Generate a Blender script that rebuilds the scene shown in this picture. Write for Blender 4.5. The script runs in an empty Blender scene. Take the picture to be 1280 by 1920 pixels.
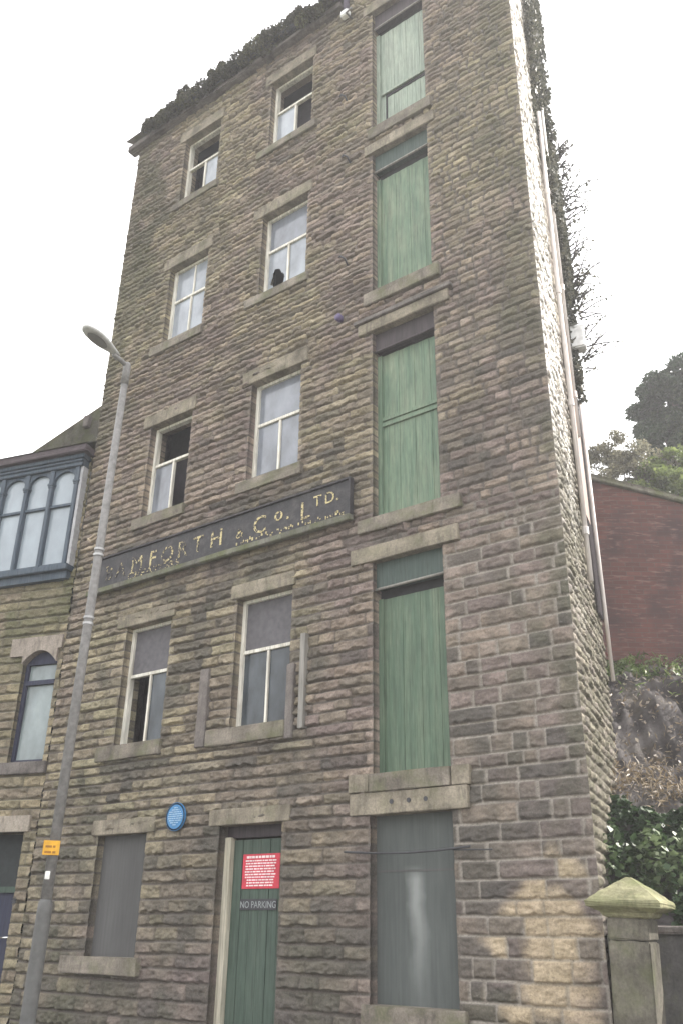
import bpy, bmesh, math, random
import numpy as np
from mathutils import Vector, Matrix

random.seed(7)
RAD = math.radians
S = bpy.context.scene
C = S.collection

# ------------------------------------------------------------------ camera
cam_d = bpy.data.cameras.new('camera'); cam = bpy.data.objects.new('camera', cam_d); C.objects.link(cam)
S.camera = cam
PIT, YAW, ROLL = 0.441076235, -0.645089986, 0.0151024127
F = Vector((math.sin(YAW)*math.cos(PIT), math.cos(YAW)*math.cos(PIT), math.sin(PIT)))
R0 = Vector((math.cos(YAW), -math.sin(YAW), 0)); U0 = R0.cross(F)
R2 = R0*math.cos(ROLL) + U0*math.sin(ROLL); U2 = -R0*math.sin(ROLL) + U0*math.cos(ROLL)
cam.matrix_world = Matrix(((R2.x, U2.x, -F.x, 5.8022), (R2.y, U2.y, -F.y, -8.3801), (R2.z, U2.z, -F.z, 1.6), (0, 0, 0, 1)))
cam_d.sensor_fit = 'VERTICAL'; cam_d.sensor_height = 36.0
cam_d.lens = 36.0*1666.686/1920.0
cam_d.clip_start = 0.05; cam_d.clip_end = 2000

# ------------------------------------------------------------------ sky, sun, exposure
SUN_EL, SUN_AZ = RAD(43), RAD(38)           # azimuth clockwise from +Y: from the right, behind the facade
w = bpy.data.worlds.new('World'); S.world = w; w.use_nodes = True
nt = w.node_tree; nt.nodes.clear()
out = nt.nodes.new('ShaderNodeOutputWorld'); bg = nt.nodes.new('ShaderNodeBackground')
sky = nt.nodes.new('ShaderNodeTexSky'); sky.sky_type = 'NISHITA'; sky.sun_disc = False
sky.sun_elevation = SUN_EL; sky.sun_rotation = SUN_AZ; sky.dust_density = 4.0; sky.air_density = 1.0
tc = nt.nodes.new('ShaderNodeTexCoord'); nz = nt.nodes.new('ShaderNodeTexNoise')
nz.inputs['Scale'].default_value = 2.2; nz.inputs['Detail'].default_value = 5
rp = nt.nodes.new('ShaderNodeMapRange'); rp.inputs[1].default_value = 0.3; rp.inputs[2].default_value = 0.6
rp.inputs[3].default_value = 0.72; rp.inputs[4].default_value = 0.97
mx = nt.nodes.new('ShaderNodeMix'); mx.data_type = 'RGBA'
mx.inputs['B'].default_value = (9.6, 9.55, 9.6, 1)
nt.links.new(tc.outputs['Generated'], nz.inputs['Vector']); nt.links.new(nz.outputs['Fac'], rp.inputs[0])
nt.links.new(rp.outputs[0], mx.inputs['Factor']); nt.links.new(sky.outputs[0], mx.inputs['A'])
nt.links.new(mx.outputs['Result'], bg.inputs['Color']); bg.inputs['Strength'].default_value = 0.115
nt.links.new(bg.outputs[0], out.inputs[0])
sd = bpy.data.lights.new('sun', 'SUN'); sd.energy = 4.8; sd.angle = RAD(0.6); sd.color = (1.0, 0.95, 0.87)
so = bpy.data.objects.new('sun', sd); C.objects.link(so)
sdir = Vector((math.sin(SUN_AZ)*math.cos(SUN_EL), math.cos(SUN_AZ)*math.cos(SUN_EL), math.sin(SUN_EL)))
so.rotation_euler = (-sdir).to_track_quat('-Z', 'Y').to_euler(); so.location = (12, 12, 30)
S.view_settings.view_transform = 'Standard'; S.view_settings.look = 'None'
S.view_settings.gamma = 1.0; S.view_settings.exposure = 1.36
S.view_settings.use_curve_mapping = False

# ------------------------------------------------------------------ helpers
def tag(o, label=None, cat=None, group=None, kind=None):
    if label: o['label'] = label
    if cat: o['category'] = cat
    if group: o['group'] = group
    if kind: o['kind'] = kind
    return o

def empty(name, loc, label, cat, group=None):
    o = bpy.data.objects.new(name, None); C.objects.link(o); o.location = loc
    o.empty_display_size = 0.3
    return tag(o, label, cat, group)

def worldloc(o):
    v = Vector(o.location); p = o.parent
    while p: v += p.location; p = p.parent
    return v

def link(name, me, mat, parent=None, label=None, origin=None):
    """link a mesh given in world coordinates; its origin goes to the parent's place or to origin"""
    o = bpy.data.objects.new(name, me); C.objects.link(o)
    if mat is not None: me.materials.append(mat)
    if parent is not None:
        pw = worldloc(parent); me.transform(Matrix.Translation(-pw)); o.parent = parent
    elif origin is not None:
        me.transform(Matrix.Translation(-Vector(origin))); o.location = origin
    if label: o['label'] = label
    return o

class Frame:
    """s along the wall, o outwards from it, z up"""
    def __init__(f, org, ex, nn): f.org = np.array(org, float); f.ex = np.array(ex, float); f.nn = np.array(nn, float)
    def p(f, s, o, z):
        v = f.org + f.ex*s + f.nn*o
        return (v[0], v[1], v[2] + z)
    def arr(f, s, o, z):
        return f.org[None, :] + s[:, None]*f.ex[None, :] + o[:, None]*f.nn[None, :] + z[:, None]*np.array([[0, 0, 1.0]])

class MB:
    def __init__(m): m.bm = bmesh.new()
    def box(m, fr, s0, s1, o0, o1, z0, z1):
        vs = [m.bm.verts.new(fr.p(s, o, z)) for z in (z0, z1) for o in (o0, o1) for s in (s0, s1)]
        for f in ((0,1,3,2), (4,6,7,5), (0,4,5,1), (2,3,7,6), (0,2,6,4), (1,5,7,3)):
            m.bm.faces.new([vs[i] for i in f])
        return m
    def prism(m, fr, poly, o0, o1):
        a = [m.bm.verts.new(fr.p(s, o0, z)) for s, z in poly]; b = [m.bm.verts.new(fr.p(s, o1, z)) for s, z in poly]
        n = len(poly)
        m.bm.faces.new(a[::-1]); m.bm.faces.new(b)
        for i in range(n): m.bm.faces.new((a[i], a[(i+1) % n], b[(i+1) % n], b[i]))
        return m
    def tube(m, pts, rad, n=10, caps=True):
        pts = [Vector(p) for p in pts]
        rads = rad if isinstance(rad, (list, tuple)) else [rad]*len(pts)
        rings = []
        for i, p in enumerate(pts):
            d = (pts[min(i+1, len(pts)-1)] - pts[max(i-1, 0)]).normalized()
            u = d.orthogonal().normalized() if i == 0 else (rings_u - d*rings_u.dot(d)).normalized()
            rings_u = u; v = d.cross(u)
            rings.append([m.bm.verts.new(p + (u*math.cos(2*math.pi*k/n) + v*math.sin(2*math.pi*k/n))*rads[i]) for k in range(n)])
        for a, b in zip(rings, rings[1:]):
            for k in range(n): m.bm.faces.new((a[k], a[(k+1) % n], b[(k+1) % n], b[k]))
        if caps: m.bm.faces.new(rings[0][::-1]); m.bm.faces.new(rings[-1])
        return m
    def mesh(m, name, bevel=0.0, smooth=False, rough=0.0, cuts=0):
        bm = m.bm
        bmesh.ops.recalc_face_normals(bm, faces=bm.faces[:])
        if cuts: bmesh.ops.subdivide_edges(bm, edges=[e for e in bm.edges if e.calc_length() > 0.1], cuts=cuts, use_grid_fill=True)
        if bevel: bmesh.ops.bevel(bm, geom=[e for e in bm.edges if len(e.link_faces) == 2 and e.calc_face_angle(0) > 0.6], offset=bevel, segments=2, affect='EDGES', clamp_overlap=True)
        if rough:
            for v in bm.verts: v.co += Vector((random.uniform(-rough, rough), random.uniform(-rough, rough), random.uniform(-rough, rough)))
        me = bpy.data.meshes.new(name); bm.to_mesh(me); bm.free()
        if smooth:
            me.polygons.foreach_set('use_smooth', [True]*len(me.polygons))
        return me
    def build(m, name, mat, parent=None, label=None, origin=None, **k):
        return link(name, m.mesh(name, **k), mat, parent, label, origin)

def np_mesh(name, verts, faces, cols=None, smooth=False):
    me = bpy.data.meshes.new(name)
    nv, (nf, k) = len(verts), faces.shape
    me.vertices.add(nv); me.vertices.foreach_set('co', np.ascontiguousarray(verts, dtype=np.float32).ravel())
    me.loops.add(nf*k); me.loops.foreach_set('vertex_index', np.ascontiguousarray(faces, dtype=np.int32).ravel())
    me.polygons.add(nf); me.polygons.foreach_set('loop_start', np.arange(0, nf*k, k, dtype=np.int32))
    if smooth: me.polygons.foreach_set('use_smooth', np.ones(nf, dtype=bool))
    me.update(calc_edges=True)
    if cols is not None:
        a = me.color_attributes.new('Col', 'FLOAT_COLOR', 'POINT')
        c4 = np.ones((nv, 4), np.float32); c4[:, :3] = cols
        a.data.foreach_set('color', c4.ravel())
    me.validate(); return me

_tab = np.random.RandomState(11).rand(256, 256)
def vnoise(x, y, sd=0):
    x = x + sd*17.13; y = y + sd*9.71
    xi = np.floor(x).astype(int); yi = np.floor(y).astype(int); fx = x-xi; fy = y-yi
    fx = fx*fx*(3-2*fx); fy = fy*fy*(3-2*fy)
    a = _tab[xi & 255, yi & 255]; b = _tab[(xi+1) & 255, yi & 255]; c = _tab[xi & 255, (yi+1) & 255]; d = _tab[(xi+1) & 255, (yi+1) & 255]
    return (a*(1-fx)+b*fx)*(1-fy) + (c*(1-fx)+d*fx)*fy
def fbm(x, y, sd=0, n=4):
    t = np.zeros_like(x); a = 0.5; tot = 0
    for i in range(n): t += a*vnoise(x*2**i, y*2**i, sd+i*3); tot += a; a *= 0.5
    return t/tot
def sstep(a, b, x):
    t = np.clip((x-a)/(b-a), 0, 1); return t*t*(3-2*t)

# ------------------------------------------------------------------ materials
class M:
    def __init__(s, name):
        s.m = bpy.data.materials.new(name); s.m.use_nodes = True; s.t = s.m.node_tree; s.b = s.t.nodes['Principled BSDF']
        s.tc = s.t.nodes.new('ShaderNodeTexCoord')
    def n(s, ty, **k):
        x = s.t.nodes.new(ty)
        for a, v in k.items(): setattr(x, a, v)
        return x
    def l(s, a, b): s.t.links.new(a, b)
    def noise(s, scale, detail=4, stretch=None, rough=0.55):
        x = s.n('ShaderNodeTexNoise'); x.inputs['Scale'].default_value = scale; x.inputs['Detail'].default_value = detail; x.inputs['Roughness'].default_value = rough
        if stretch:
            mp = s.n('ShaderNodeMapping'); mp.inputs['Scale'].default_value = stretch; s.l(s.tc.outputs['Object'], mp.inputs['Vector']); s.l(mp.outputs[0], x.inputs['Vector'])
        else: s.l(s.tc.outputs['Object'], x.inputs['Vector'])
        return x.outputs['Fac']
    def ramp(s, fac, stops):
        r = s.n('ShaderNodeValToRGB'); e = r.color_ramp.elements
        while len(e) < len(stops): e.new(0.5)
        for i, (p, c) in enumerate(stops): e[i].position = p; e[i].color = (*c, 1) if len(c) == 3 else c
        s.l(fac, r.inputs[0]); return r.outputs[0]
    def mix(s, fac, a, b, mode='MIX'):
        x = s.n('ShaderNodeMix', data_type='RGBA', blend_type=mode)
        if isinstance(fac, (int, float)): x.inputs['Factor'].default_value = fac
        else: s.l(fac, x.inputs['Factor'])
        for nm, v in (('A', a), ('B', b)):
            if isinstance(v, tuple): x.inputs[nm].default_value = (*v, 1)
            else: s.l(v, x.inputs[nm])
        return x.outputs['Result']
    def col(s, c):
        if isinstance(c, tuple): s.b.inputs['Base Color'].default_value = (*c, 1)
        else: s.l(c, s.b.inputs['Base Color'])
        return s
    def rough(s, r, spec=0.3):
        if isinstance(r, (int, float)): s.b.inputs['Roughness'].default_value = r
        else: s.l(r, s.b.inputs['Roughness'])
        s.b.inputs['Specular IOR Level'].default_value = spec; return s
    def bump(s, h, dist=0.01, strength=0.5):
        x = s.n('ShaderNodeBump'); x.inputs['Distance'].default_value = dist; x.inputs['Strength'].default_value = strength
        s.l(h, x.inputs['Height']); s.l(x.outputs[0], s.b.inputs['Normal']); return s

def mat_stone_attr(name):
    m = M(name); a = m.n('ShaderNodeVertexColor', layer_name='Col')
    g = m.ramp(m.noise(38, 5, rough=0.7), [(0.25, (0.62, 0.62, 0.62)), (0.75, (1.3, 1.29, 1.26))])
    c = m.mix(1.0, a.outputs['Color'], g, 'MULTIPLY')
    sp = m.ramp(m.noise(95, 3), [(0.62, (0, 0, 0)), (0.72, (1, 1, 1))])
    c = m.mix(m.mix(0.3, (0, 0, 0), sp), c, (0.42, 0.40, 0.34)); dk = m.ramp(m.noise(48, 4, rough=0.65), [(0.30, (1, 1, 1)), (0.42, (0, 0, 0))]); c = m.mix(m.mix(0.5, (0, 0, 0), dk), c, (0.05, 0.045, 0.04))
    m.col(c).rough(0.93, 0.15).bump(m.noise(34, 6, rough=0.75), 0.022, 0.85); return m.m
def mat_stone(name, base, var=0.35, moss=0.0):
    m = M(name); n1 = m.noise(3.1, 5); n2 = m.noise(40, 5, rough=0.7)
    d = tuple(x*(1-var) for x in base); l = tuple(min(1, x*(1+var*0.8)) for x in base)
    c = m.ramp(n1, [(0.3, d), (0.55, base), (0.75, l)])
    c = m.mix(1.0, c, m.ramp(n2, [(0.25, (0.66, 0.66, 0.66)), (0.75, (1.25, 1.25, 1.23))]), 'MULTIPLY')
    c = m.mix(m.mix(0.55, (0, 0, 0), m.ramp(m.noise(7, 6, (1.6, 1, 0.5), 0.7), [(0.50, (0, 0, 0)), (0.66, (1, 1, 1))])), c, tuple(x*0.32 for x in base))
    if moss:
        c = m.mix(m.ramp(m.noise(4.3, 6), [(0.55-moss*0.2, (0, 0, 0)), (0.68, (moss, moss, moss))]), c, (0.10, 0.115, 0.045))
    m.col(c).rough(0.92, 0.15).bump(n2, 0.006, 0.7); return m.m
def mat_paint(name, base, worn, amount=0.4, vstretch=True, rough=0.6, plank=0.0):
    m = M(name)
    n1 = m.noise(9, 6, (1, 1, 0.12) if vstretch else None, 0.65); n2 = m.noise(2.2, 4)
    f = m.ramp(n1, [(0.5-0.12*amount, (0, 0, 0)), (0.62+0.2*(1-amount), (1, 1, 1))])
    c = m.mix(m.mix(1.0, f, m.ramp(n2, [(0.3, (0.25, 0.25, 0.25)), (0.7, (1, 1, 1))]), 'MULTIPLY'), base, worn)
    c = m.mix(1.0, c, m.ramp(m.noise(26, 4, (1, 1, 0.2)), [(0.25, (0.8, 0.8, 0.8)), (0.75, (1.14, 1.14, 1.14))]), 'MULTIPLY')
    st = m.noise(46, 3, (1, 0.4, 0.035) if vstretch else (1, 1, 1), 0.6); c = m.mix(1.0, c, m.ramp(st, [(0.32, (0.74, 0.74, 0.74)), (0.5, (1, 1, 1)), (0.72, (1.18, 1.16, 1.14))]), 'MULTIPLY')
    m.col(c).rough(rough, 0.25).bump(n1, 0.004, 0.5); return m.m
def mat_plain(name, c, rough=0.6, spec=0.3, metal=0.0, var=0.2, scale=12):
    m = M(name); m.col(m.ramp(m.noise(scale, 5), [(0.3, tuple(x*(1-var) for x in c)), (0.7, tuple(min(1, x*(1+var)) for x in c))])).rough(rough, spec)
    m.b.inputs['Metallic'].default_value = metal; return m.m
def mat_glass(name, pane_tone, rough=0.12, var=0.25):
    m = M(name)
    c = m.ramp(m.noise(2.6, 5, (1, 1, 0.6)), [(0.3, tuple(x*(1-var) for x in pane_tone)), (0.7, tuple(x*(1+var) for x in pane_tone))])
    m.col(c).rough(rough, 0.6)
    m.bump(m.noise(1.6, 2), 0.02, 0.25); return m.m
def mat_leaf(name, a, b, c, trans=0.3):
    m = M(name); v = m.n('ShaderNodeVertexColor', layer_name='Col'); sp = m.n('ShaderNodeSeparateColor'); m.l(v.outputs[0], sp.inputs[0])
    m.col(m.ramp(sp.outputs[0], [(0.0, a), (0.55, b), (1.0, c)])).rough(0.5, 0.35)
    m.b.inputs['Transmission Weight'].default_value = 0.0
    tr = m.n('ShaderNodeBsdfTranslucent'); m.l(m.ramp(sp.outputs[0], [(0.0, a), (0.6, b), (1.0, c)]), tr.inputs[0])
    ms = m.n('ShaderNodeMixShader'); ms.inputs[0].default_value = trans
    m.l(m.b.outputs[0], ms.inputs[1]); m.l(tr.outputs[0], ms.inputs[2]); m.l(ms.outputs[0], m.t.nodes['Material Output'].inputs[0]); return m.m

STONE = mat_stone_attr('rock_faced_stone')
LINTEL = mat_stone('dressed_stone', (0.250, 0.220, 0.174), 0.5, 0.25)
SILL = mat_stone('sill_stone', (0.215, 0.19, 0.16), 0.45, 0.5)
GREYSTONE = mat_stone('grey_stone', (0.17, 0.152, 0.142), 0.4)
PIERSTONE = mat_stone('pier_stone', (0.125, 0.115, 0.095), 0.65, 0.3)
CAPSTONE = mat_stone('cap_stone', (0.20, 0.192, 0.118), 0.5, 0.6)
GREEN = mat_paint('green_door_paint', (0.080, 0.126, 0.086), (0.145, 0.182, 0.126), 0.85)
GREENPALE = mat_paint('faded_green_paint', (0.235, 0.285, 0.235), (0.31, 0.345, 0.285), 0.85)
GREENMID = mat_paint('weathered_green_paint', (0.112, 0.172, 0.118), (0.205, 0.245, 0.172), 0.9)
GREENDARK = mat_paint('dark_green_paint', (0.055, 0.082, 0.064), (0.08, 0.105, 0.082), 0.4)
TRANSOM = mat_paint('transom_green', (0.052, 0.074, 0.066), (0.075, 0.095, 0.082), 0.4)
BROWNWOOD = mat_paint('bare_brown_wood', (0.045, 0.036, 0.040), (0.072, 0.060, 0.062), 0.5)
GREYWOOD = mat_paint('bare_grey_wood', (0.23, 0.22, 0.20), (0.30, 0.28, 0.25), 0.5)
WHITE = mat_paint('peeling_white_paint', (0.70, 0.68, 0.61), (0.36, 0.32, 0.25), 0.55)
CREAM = mat_paint('cream_paint', (0.50, 0.47, 0.38), (0.30, 0.27, 0.2), 0.5)
GLASS_SKY = mat_glass('dusty_sky_glass', (0.275, 0.30, 0.335), 0.12, 0.32)  # base colour carries dust and the pale sky the panes reflect
GLASS_MID = mat_glass('dusty_glass_grey', (0.18, 0.195, 0.225), 0.12, 0.38)
GLASS_DARK = mat_glass('dusty_glass_dark', (0.055, 0.064, 0.072), 0.10, 0.6); GLASS_DARK.node_tree.nodes['Principled BSDF'].inputs['Specular IOR Level'].default_value = 0.3
BOARD = mat_plain('grey_board', (0.105, 0.10, 0.108), 0.7)
def mat_shutter(name, base, u=None):
    m = M(name)
    c = m.ramp(m.noise(2.0, 5, (1, 1, 0.5)), [(0.3, tuple(x*0.82 for x in base)), (0.7, tuple(x*1.15 for x in base))])
    c = m.mix(1.0, c, m.ramp(m.noise(30, 4, (1, 1, 0.05)), [(0.3, (0.88, 0.88, 0.88)), (0.7, (1.1, 1.1, 1.1))]), 'MULTIPLY')
    if u is not None:                                   # a whitish splash that has run down the middle of the sheet
        sx = m.n('ShaderNodeSeparateXYZ'); m.l(m.tc.outputs['Object'], sx.inputs[0])
        wob = m.n('ShaderNodeMath', operation='MULTIPLY_ADD'); m.l(m.noise(3, 3), wob.inputs[0]); wob.inputs[1].default_value = 0.16; m.l(sx.outputs[0], wob.inputs[2])
        sh = m.n('ShaderNodeMath', operation='MULTIPLY_ADD'); m.l(sx.outputs[2], sh.inputs[0]); sh.inputs[1].default_value = 0.06; m.l(wob.outputs[0], sh.inputs[2])
        d_ = m.n('ShaderNodeMath', operation='SUBTRACT'); m.l(sh.outputs[0], d_.inputs[0]); d_.inputs[1].default_value = u+1.75+0.08+0.11
        ab = m.n('ShaderNodeMath', operation='ABSOLUTE'); m.l(d_.outputs[0], ab.inputs[0])
        r1 = m.n('ShaderNodeMapRange'); m.l(ab.outputs[0], r1.inputs[0]); r1.inputs[1].default_value = 0.02; r1.inputs[2].default_value = 0.13; r1.inputs[3].default_value = 1; r1.inputs[4].default_value = 0
        r2 = m.ramp(sx.outputs[2], [(0.0, (0, 0, 0)), (0.98, (0.4, 0.4, 0.4)), (1.0, (0.4, 0.4, 0.4))])
        r3 = m.n('ShaderNodeMapRange'); m.l(sx.outputs[2], r3.inputs[0]); r3.inputs[1].default_value = 1.0; r3.inputs[2].default_value = 1.9; r3.inputs[3].default_value = 0.12; r3.inputs[4].default_value = 0.75
        r4 = m.n('ShaderNodeMapRange'); m.l(sx.outputs[2], r4.inputs[0]); r4.inputs[1].default_value = 2.1; r4.inputs[2].default_value = 2.25; r4.inputs[3].default_value = 1; r4.inputs[4].default_value = 0
        p1 = m.n('ShaderNodeMath', operation='MULTIPLY'); m.l(r1.outputs[0], p1.inputs[0]); m.l(r3.outputs[0], p1.inputs[1])
        p2 = m.n('ShaderNodeMath', operation='MULTIPLY'); m.l(p1.outputs[0], p2.inputs[0]); m.l(r4.outputs[0], p2.inputs[1])
        c = m.mix(p2.outputs[0], c, (0.27, 0.285, 0.275))
    m.col(c).rough(0.75, 0.12).bump(m.noise(5, 3), 0.004, 0.4); return m.m
SHUTTER = mat_shutter('shutter_steel', (0.092, 0.091, 0.090)); SHUTTER2 = mat_shutter('stained_shutter_steel', (0.082, 0.090, 0.087), 0.45)
IRON = mat_plain('black_iron', (0.045, 0.045, 0.05), 0.6)
GALV = mat_plain('galvanised_steel', (0.185, 0.18, 0.175), 0.6, 0.25, 0.0, 0.25, 20)
SLEEVE = mat_plain('painted_sleeve', (0.095, 0.095, 0.092), 0.6, 0.3, 0.0, 0.2, 14)
WHITEPLASTIC = mat_plain('white_plastic', (0.75, 0.75, 0.75), 0.4)
SLATE = mat_stone('stone_slate', (0.16, 0.15, 0.125), 0.4, 0.6)
BLUEGREY = mat_paint('blue_grey_paint', (0.060, 0.080, 0.105), (0.105, 0.125, 0.145), 0.5)
BAYGLASS = mat_glass('bay_glass', (0.26, 0.30, 0.335), 0.12, 0.15)
CURTAIN = mat_plain('net_curtain', (0.42, 0.46, 0.44), 0.9)
NAVY = mat_paint('navy_paint', (0.03, 0.033, 0.06), (0.045, 0.05, 0.075), 0.3)
INNER = mat_plain('inner_board', (0.05, 0.044, 0.052), 0.8); DARK = mat_plain('dark_void', (0.02, 0.02, 0.022), 0.9)
SIGNBOARD = mat_paint('sign_board_paint', (0.032, 0.031, 0.035), (0.085, 0.08, 0.078), 0.6, False)
PIPEMAT = mat_paint('chalky_pipe_paint', (0.66, 0.62, 0.60), (0.40, 0.32, 0.28), 0.5)

# ------------------------------------------------------------------ rock-faced coursed stone
PAL = np.array([(0.320, 0.275, 0.210), (0.285, 0.248, 0.206), (0.252, 0.212, 0.190), (0.212, 0.180, 0.164), (0.262, 0.240, 0.180),
                (0.185, 0.156, 0.147), (0.340, 0.298, 0.240), (0.236, 0.212, 0.178)])
PAL = PAL*0.86 + PAL.mean(1, keepdims=True)*0.14
def merge_edges(a, edges):
    a = a.copy()
    for e in edges:
        i = np.argmin(np.abs(a-e)); a[i] = e
    return np.unique(a)

def stone_wall(name, fr, s0, s1, z0, z1, ds, dz, holes, course_fn, mat, parent, seed=1, depth=0.34, colour_fn=None,
               relief=1.0, pin=(), flip=False, keep_fn=None):
    rs = np.random.RandomState(seed)
    xs = merge_edges(np.linspace(s0, s1, int((s1-s0)/ds)+1), [e for h in holes for e in h[:2]])
    zs = merge_edges(np.linspace(z0, z1, int((z1-z0)/dz)+1), [e for h in holes for e in h[2:4]])
    X, Z = np.meshgrid(xs, zs); nx, nz_ = len(xs), len(zs)
    H = np.zeros_like(X); COL = np.zeros(X.shape+(3,)); MORT = np.zeros_like(X)
    RND = np.zeros_like(X)
    for (a, b, hf, vj, lf, rl) in course_fn:              # vertical zones: coursing, how open the upright joints are, stone length
        zone = (X >= a) & (X < b)
        if b >= s1: zone |= X >= b
        zc = [z0-0.05]
        while zc[-1] < z1+0.2:
            zc.append(zc[-1] + hf(zc[-1])*rs.uniform(0.82, 1.18))
        zc = np.array(zc)
        Zw = Z + 0.016*(vnoise(X*0.9, Z*0.6, seed)-0.5) + 0.006*(vnoise(X*5, Z*3, seed+2)-0.5)
        ci = np.clip(np.searchsorted(zc, Zw, 'right')-1, 0, len(zc)-2)
        hgt = zc[ci+1]-zc[ci]; t = Zw-zc[ci]
        for k in np.unique(ci[zone]):
            sel = zone & (ci == k)
            ln = hf(zc[k])
            bx = [a-rs.uniform(0, 0.4)]
            while bx[-1] < b+0.1: bx.append(bx[-1] + ln*rs.choice([1.6, 2.2, 2.8, 3.5, 4.3, 5.4])*lf*rs.uniform(0.85, 1.15))
            bx = np.array(bx); nb = len(bx)
            xw = X[sel] + 0.012*(vnoise(X[sel]*7, Z[sel]*9, seed+5)-0.5)
            si = np.clip(np.searchsorted(bx, xw, 'right')-1, 0, nb-2)
            du = np.minimum(xw-bx[si], bx[si+1]-xw); tt = t[sel]; hh = hgt[sel]; dv = np.minimum(tt, hh-tt)
            proud = rs.uniform(0.012, 0.046, nb)[si]*relief*rl; tilt = rs.uniform(-0.5, 0.9, nb)[si]
            off = rs.uniform(0, 60, nb)[si]
            mj = 0.007 + 0.004*vnoise(xw*6, Z[sel]*6, seed+8)
            rag = 0.016*np.maximum(0, fbm(xw*14+off, Z[sel]*6, seed+17, 2)-0.45)*4
            ev = sstep(0, 0.016, dv-mj*0.6-rag*(tt < hh*0.5)); eu = sstep(0, 0.012, du-mj*vj); e = eu*ev
            fr_ = fbm(xw*8+off, Z[sel]*15+off, seed+9, 4)-0.5; fr_ = 0.55*fr_ + 0.9*(0.30-np.abs(fbm(xw*5+off, Z[sel]*11+off, seed+23, 3)-0.5)*2)*0.5
            ck = fbm(xw*17+off, Z[sel]*24, seed+13, 2)-0.5
            prof = proud*(1 + tilt*(0.5-tt/hh)) + relief*(0.058*fr_ + 0.040*ck)
            prof = proud + (prof-proud)*rl; H[sel] = e*np.maximum(prof, 0.002) - 0.009*(1-ev) - 0.005*(1-eu); RND[sel] = rs.rand(nb)[si]
            cs = 0.3*PAL.mean(0)+0.7*PAL[rs.choice(len(PAL), nb, p=[.14, .17, .18, .14, .11, .09, .06, .11])]*rs.uniform(0.80, 1.16, (nb, 1))
            cc = cs[si]*(0.80+0.85*(fbm(xw*7+off, Z[sel]*10, seed+20, 3)-0.30))[:, None]
            m_ = np.maximum(1-sstep(0, 0.012, dv-mj*0.7), min(1, 0.5+vj*0.5)*(1-sstep(0, 0.008, du-mj*vj*0.9)))
            COL[sel] = cc; MORT[sel] = m_
    if colour_fn: COL, MCOL = colour_fn(X, Z, COL, RND)
    else: MCOL = np.array([0.17, 0.155, 0.13])*np.ones_like(COL)
    COL = COL*(1-MORT[..., None]) + MCOL*MORT[..., None]
    for h in holes:                                     # worked margins round the openings
        q_ = np.hypot(np.maximum(0, np.maximum(h[0]-X, X-h[1])), np.maximum(0, np.maximum(h[2]-Z, Z-h[3]))); H = np.where(q_ < 0.08, 0.008+(H-0.008)*(0.2+0.8*sstep(0.02, 0.08, q_)), H)
    for (px, wd) in pin: H *= sstep(0, wd, np.abs(X-px))
    inside = np.zeros(X.shape, bool)
    V = fr.arr(X.ravel(), H.ravel(), Z.ravel())
    cx = (xs[:-1]+xs[1:])/2; cz = (zs[:-1]+zs[1:])/2; CX, CZ = np.meshgrid(cx, cz)
    keep = np.ones(CX.shape, bool)
    for h in holes: keep &= ~((CX > h[0]) & (CX < h[1]) & (CZ > h[2]) & (CZ < h[3]))
    if keep_fn: keep &= keep_fn(CX, CZ)
    I = np.arange(nx*nz_).reshape(nz_, nx)
    q = np.stack([I[:-1, :-1], I[:-1, 1:], I[1:, 1:], I[1:, :-1]], -1)[keep]
    Vs = [V]; Fs = [q]; Cs = [COL.reshape(-1, 3)]; nvt = len(V)
    for h in holes:                                     # stone reveals: push the rim of each opening inwards
        ia, ib = np.argmin(np.abs(xs-h[0])), np.argmin(np.abs(xs-h[1])); ja, jb = np.argmin(np.abs(zs-h[2])), np.argmin(np.abs(zs-h[3]))
        loop = list(I[ja, ia:ib+1]) + list(I[ja+1:jb+1, ib]) + list(I[jb, ia:ib][::-1]) + list(I[ja+1:jb, ia][::-1])
        loop = np.array(loop); P = V[loop]
        o_ = H.ravel()[loop]; d = h[4] if len(h) > 4 else depth
        n = len(loop); prev = loop
        for st in range(1, 4):
            jit = 0.010*(np.random.RandomState(seed*7+st).rand(n)-0.5) if st < 3 else 0
            sx, sz = X.ravel()[loop], Z.ravel()[loop]
            Q = fr.arr(sx + jit, o_*(1-st/3) - d*st/3, sz); idx = np.arange(nvt, nvt+n); nvt += n
            Vs.append(Q); Cs.append(np.clip(COL.reshape(-1, 3)[loop]*1.3, 0, 0.6))  # reveals coloured lighter than the face, for the warm light on them
            Fs.append(np.stack([prev, idx, np.roll(idx, -1), np.roll(prev, -1)], -1)); prev = idx
    Vv = np.concatenate(Vs); Ff = np.concatenate(Fs); Cc = np.concatenate(Cs)
    if flip: Ff = Ff[:, ::-1]
    me = np_mesh(name, Vv, Ff, Cc, smooth=True)
    return link(name, me, mat, parent)

# ================================================================== THE SETTING
ROAD = M('asphalt'); ROAD.col(ROAD.ramp(ROAD.noise(70, 5), [(0.3, (0.035, 0.035, 0.037)), (0.7, (0.075, 0.074, 0.072))])).rough(0.9, 0.2).bump(ROAD.noise(120, 3), 0.004, 0.6)
PAVE = mat_stone('pavement_flags', (0.21, 0.20, 0.185), 0.25)
KERB = mat_stone('kerb_stone', (0.24, 0.23, 0.21), 0.25)
W0 = Frame((0, 0, 0), (1, 0, 0), (0, -1, 0))
def sheet(name, pts, mat, kind='structure'):
    bm = bmesh.new(); bm.faces.new([bm.verts.new(p) for p in pts]); me = bpy.data.meshes.new(name); bm.to_mesh(me); bm.free()
    o = link(name, me, mat); tag(o, kind=kind); return o
sheet('ground', [(-400, -400, -0.16), (400, -400, -0.16), (400, 400, -0.16), (-400, 400, -0.16)], mat_stone('earth', (0.14, 0.14, 0.10), 0.3))
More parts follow.
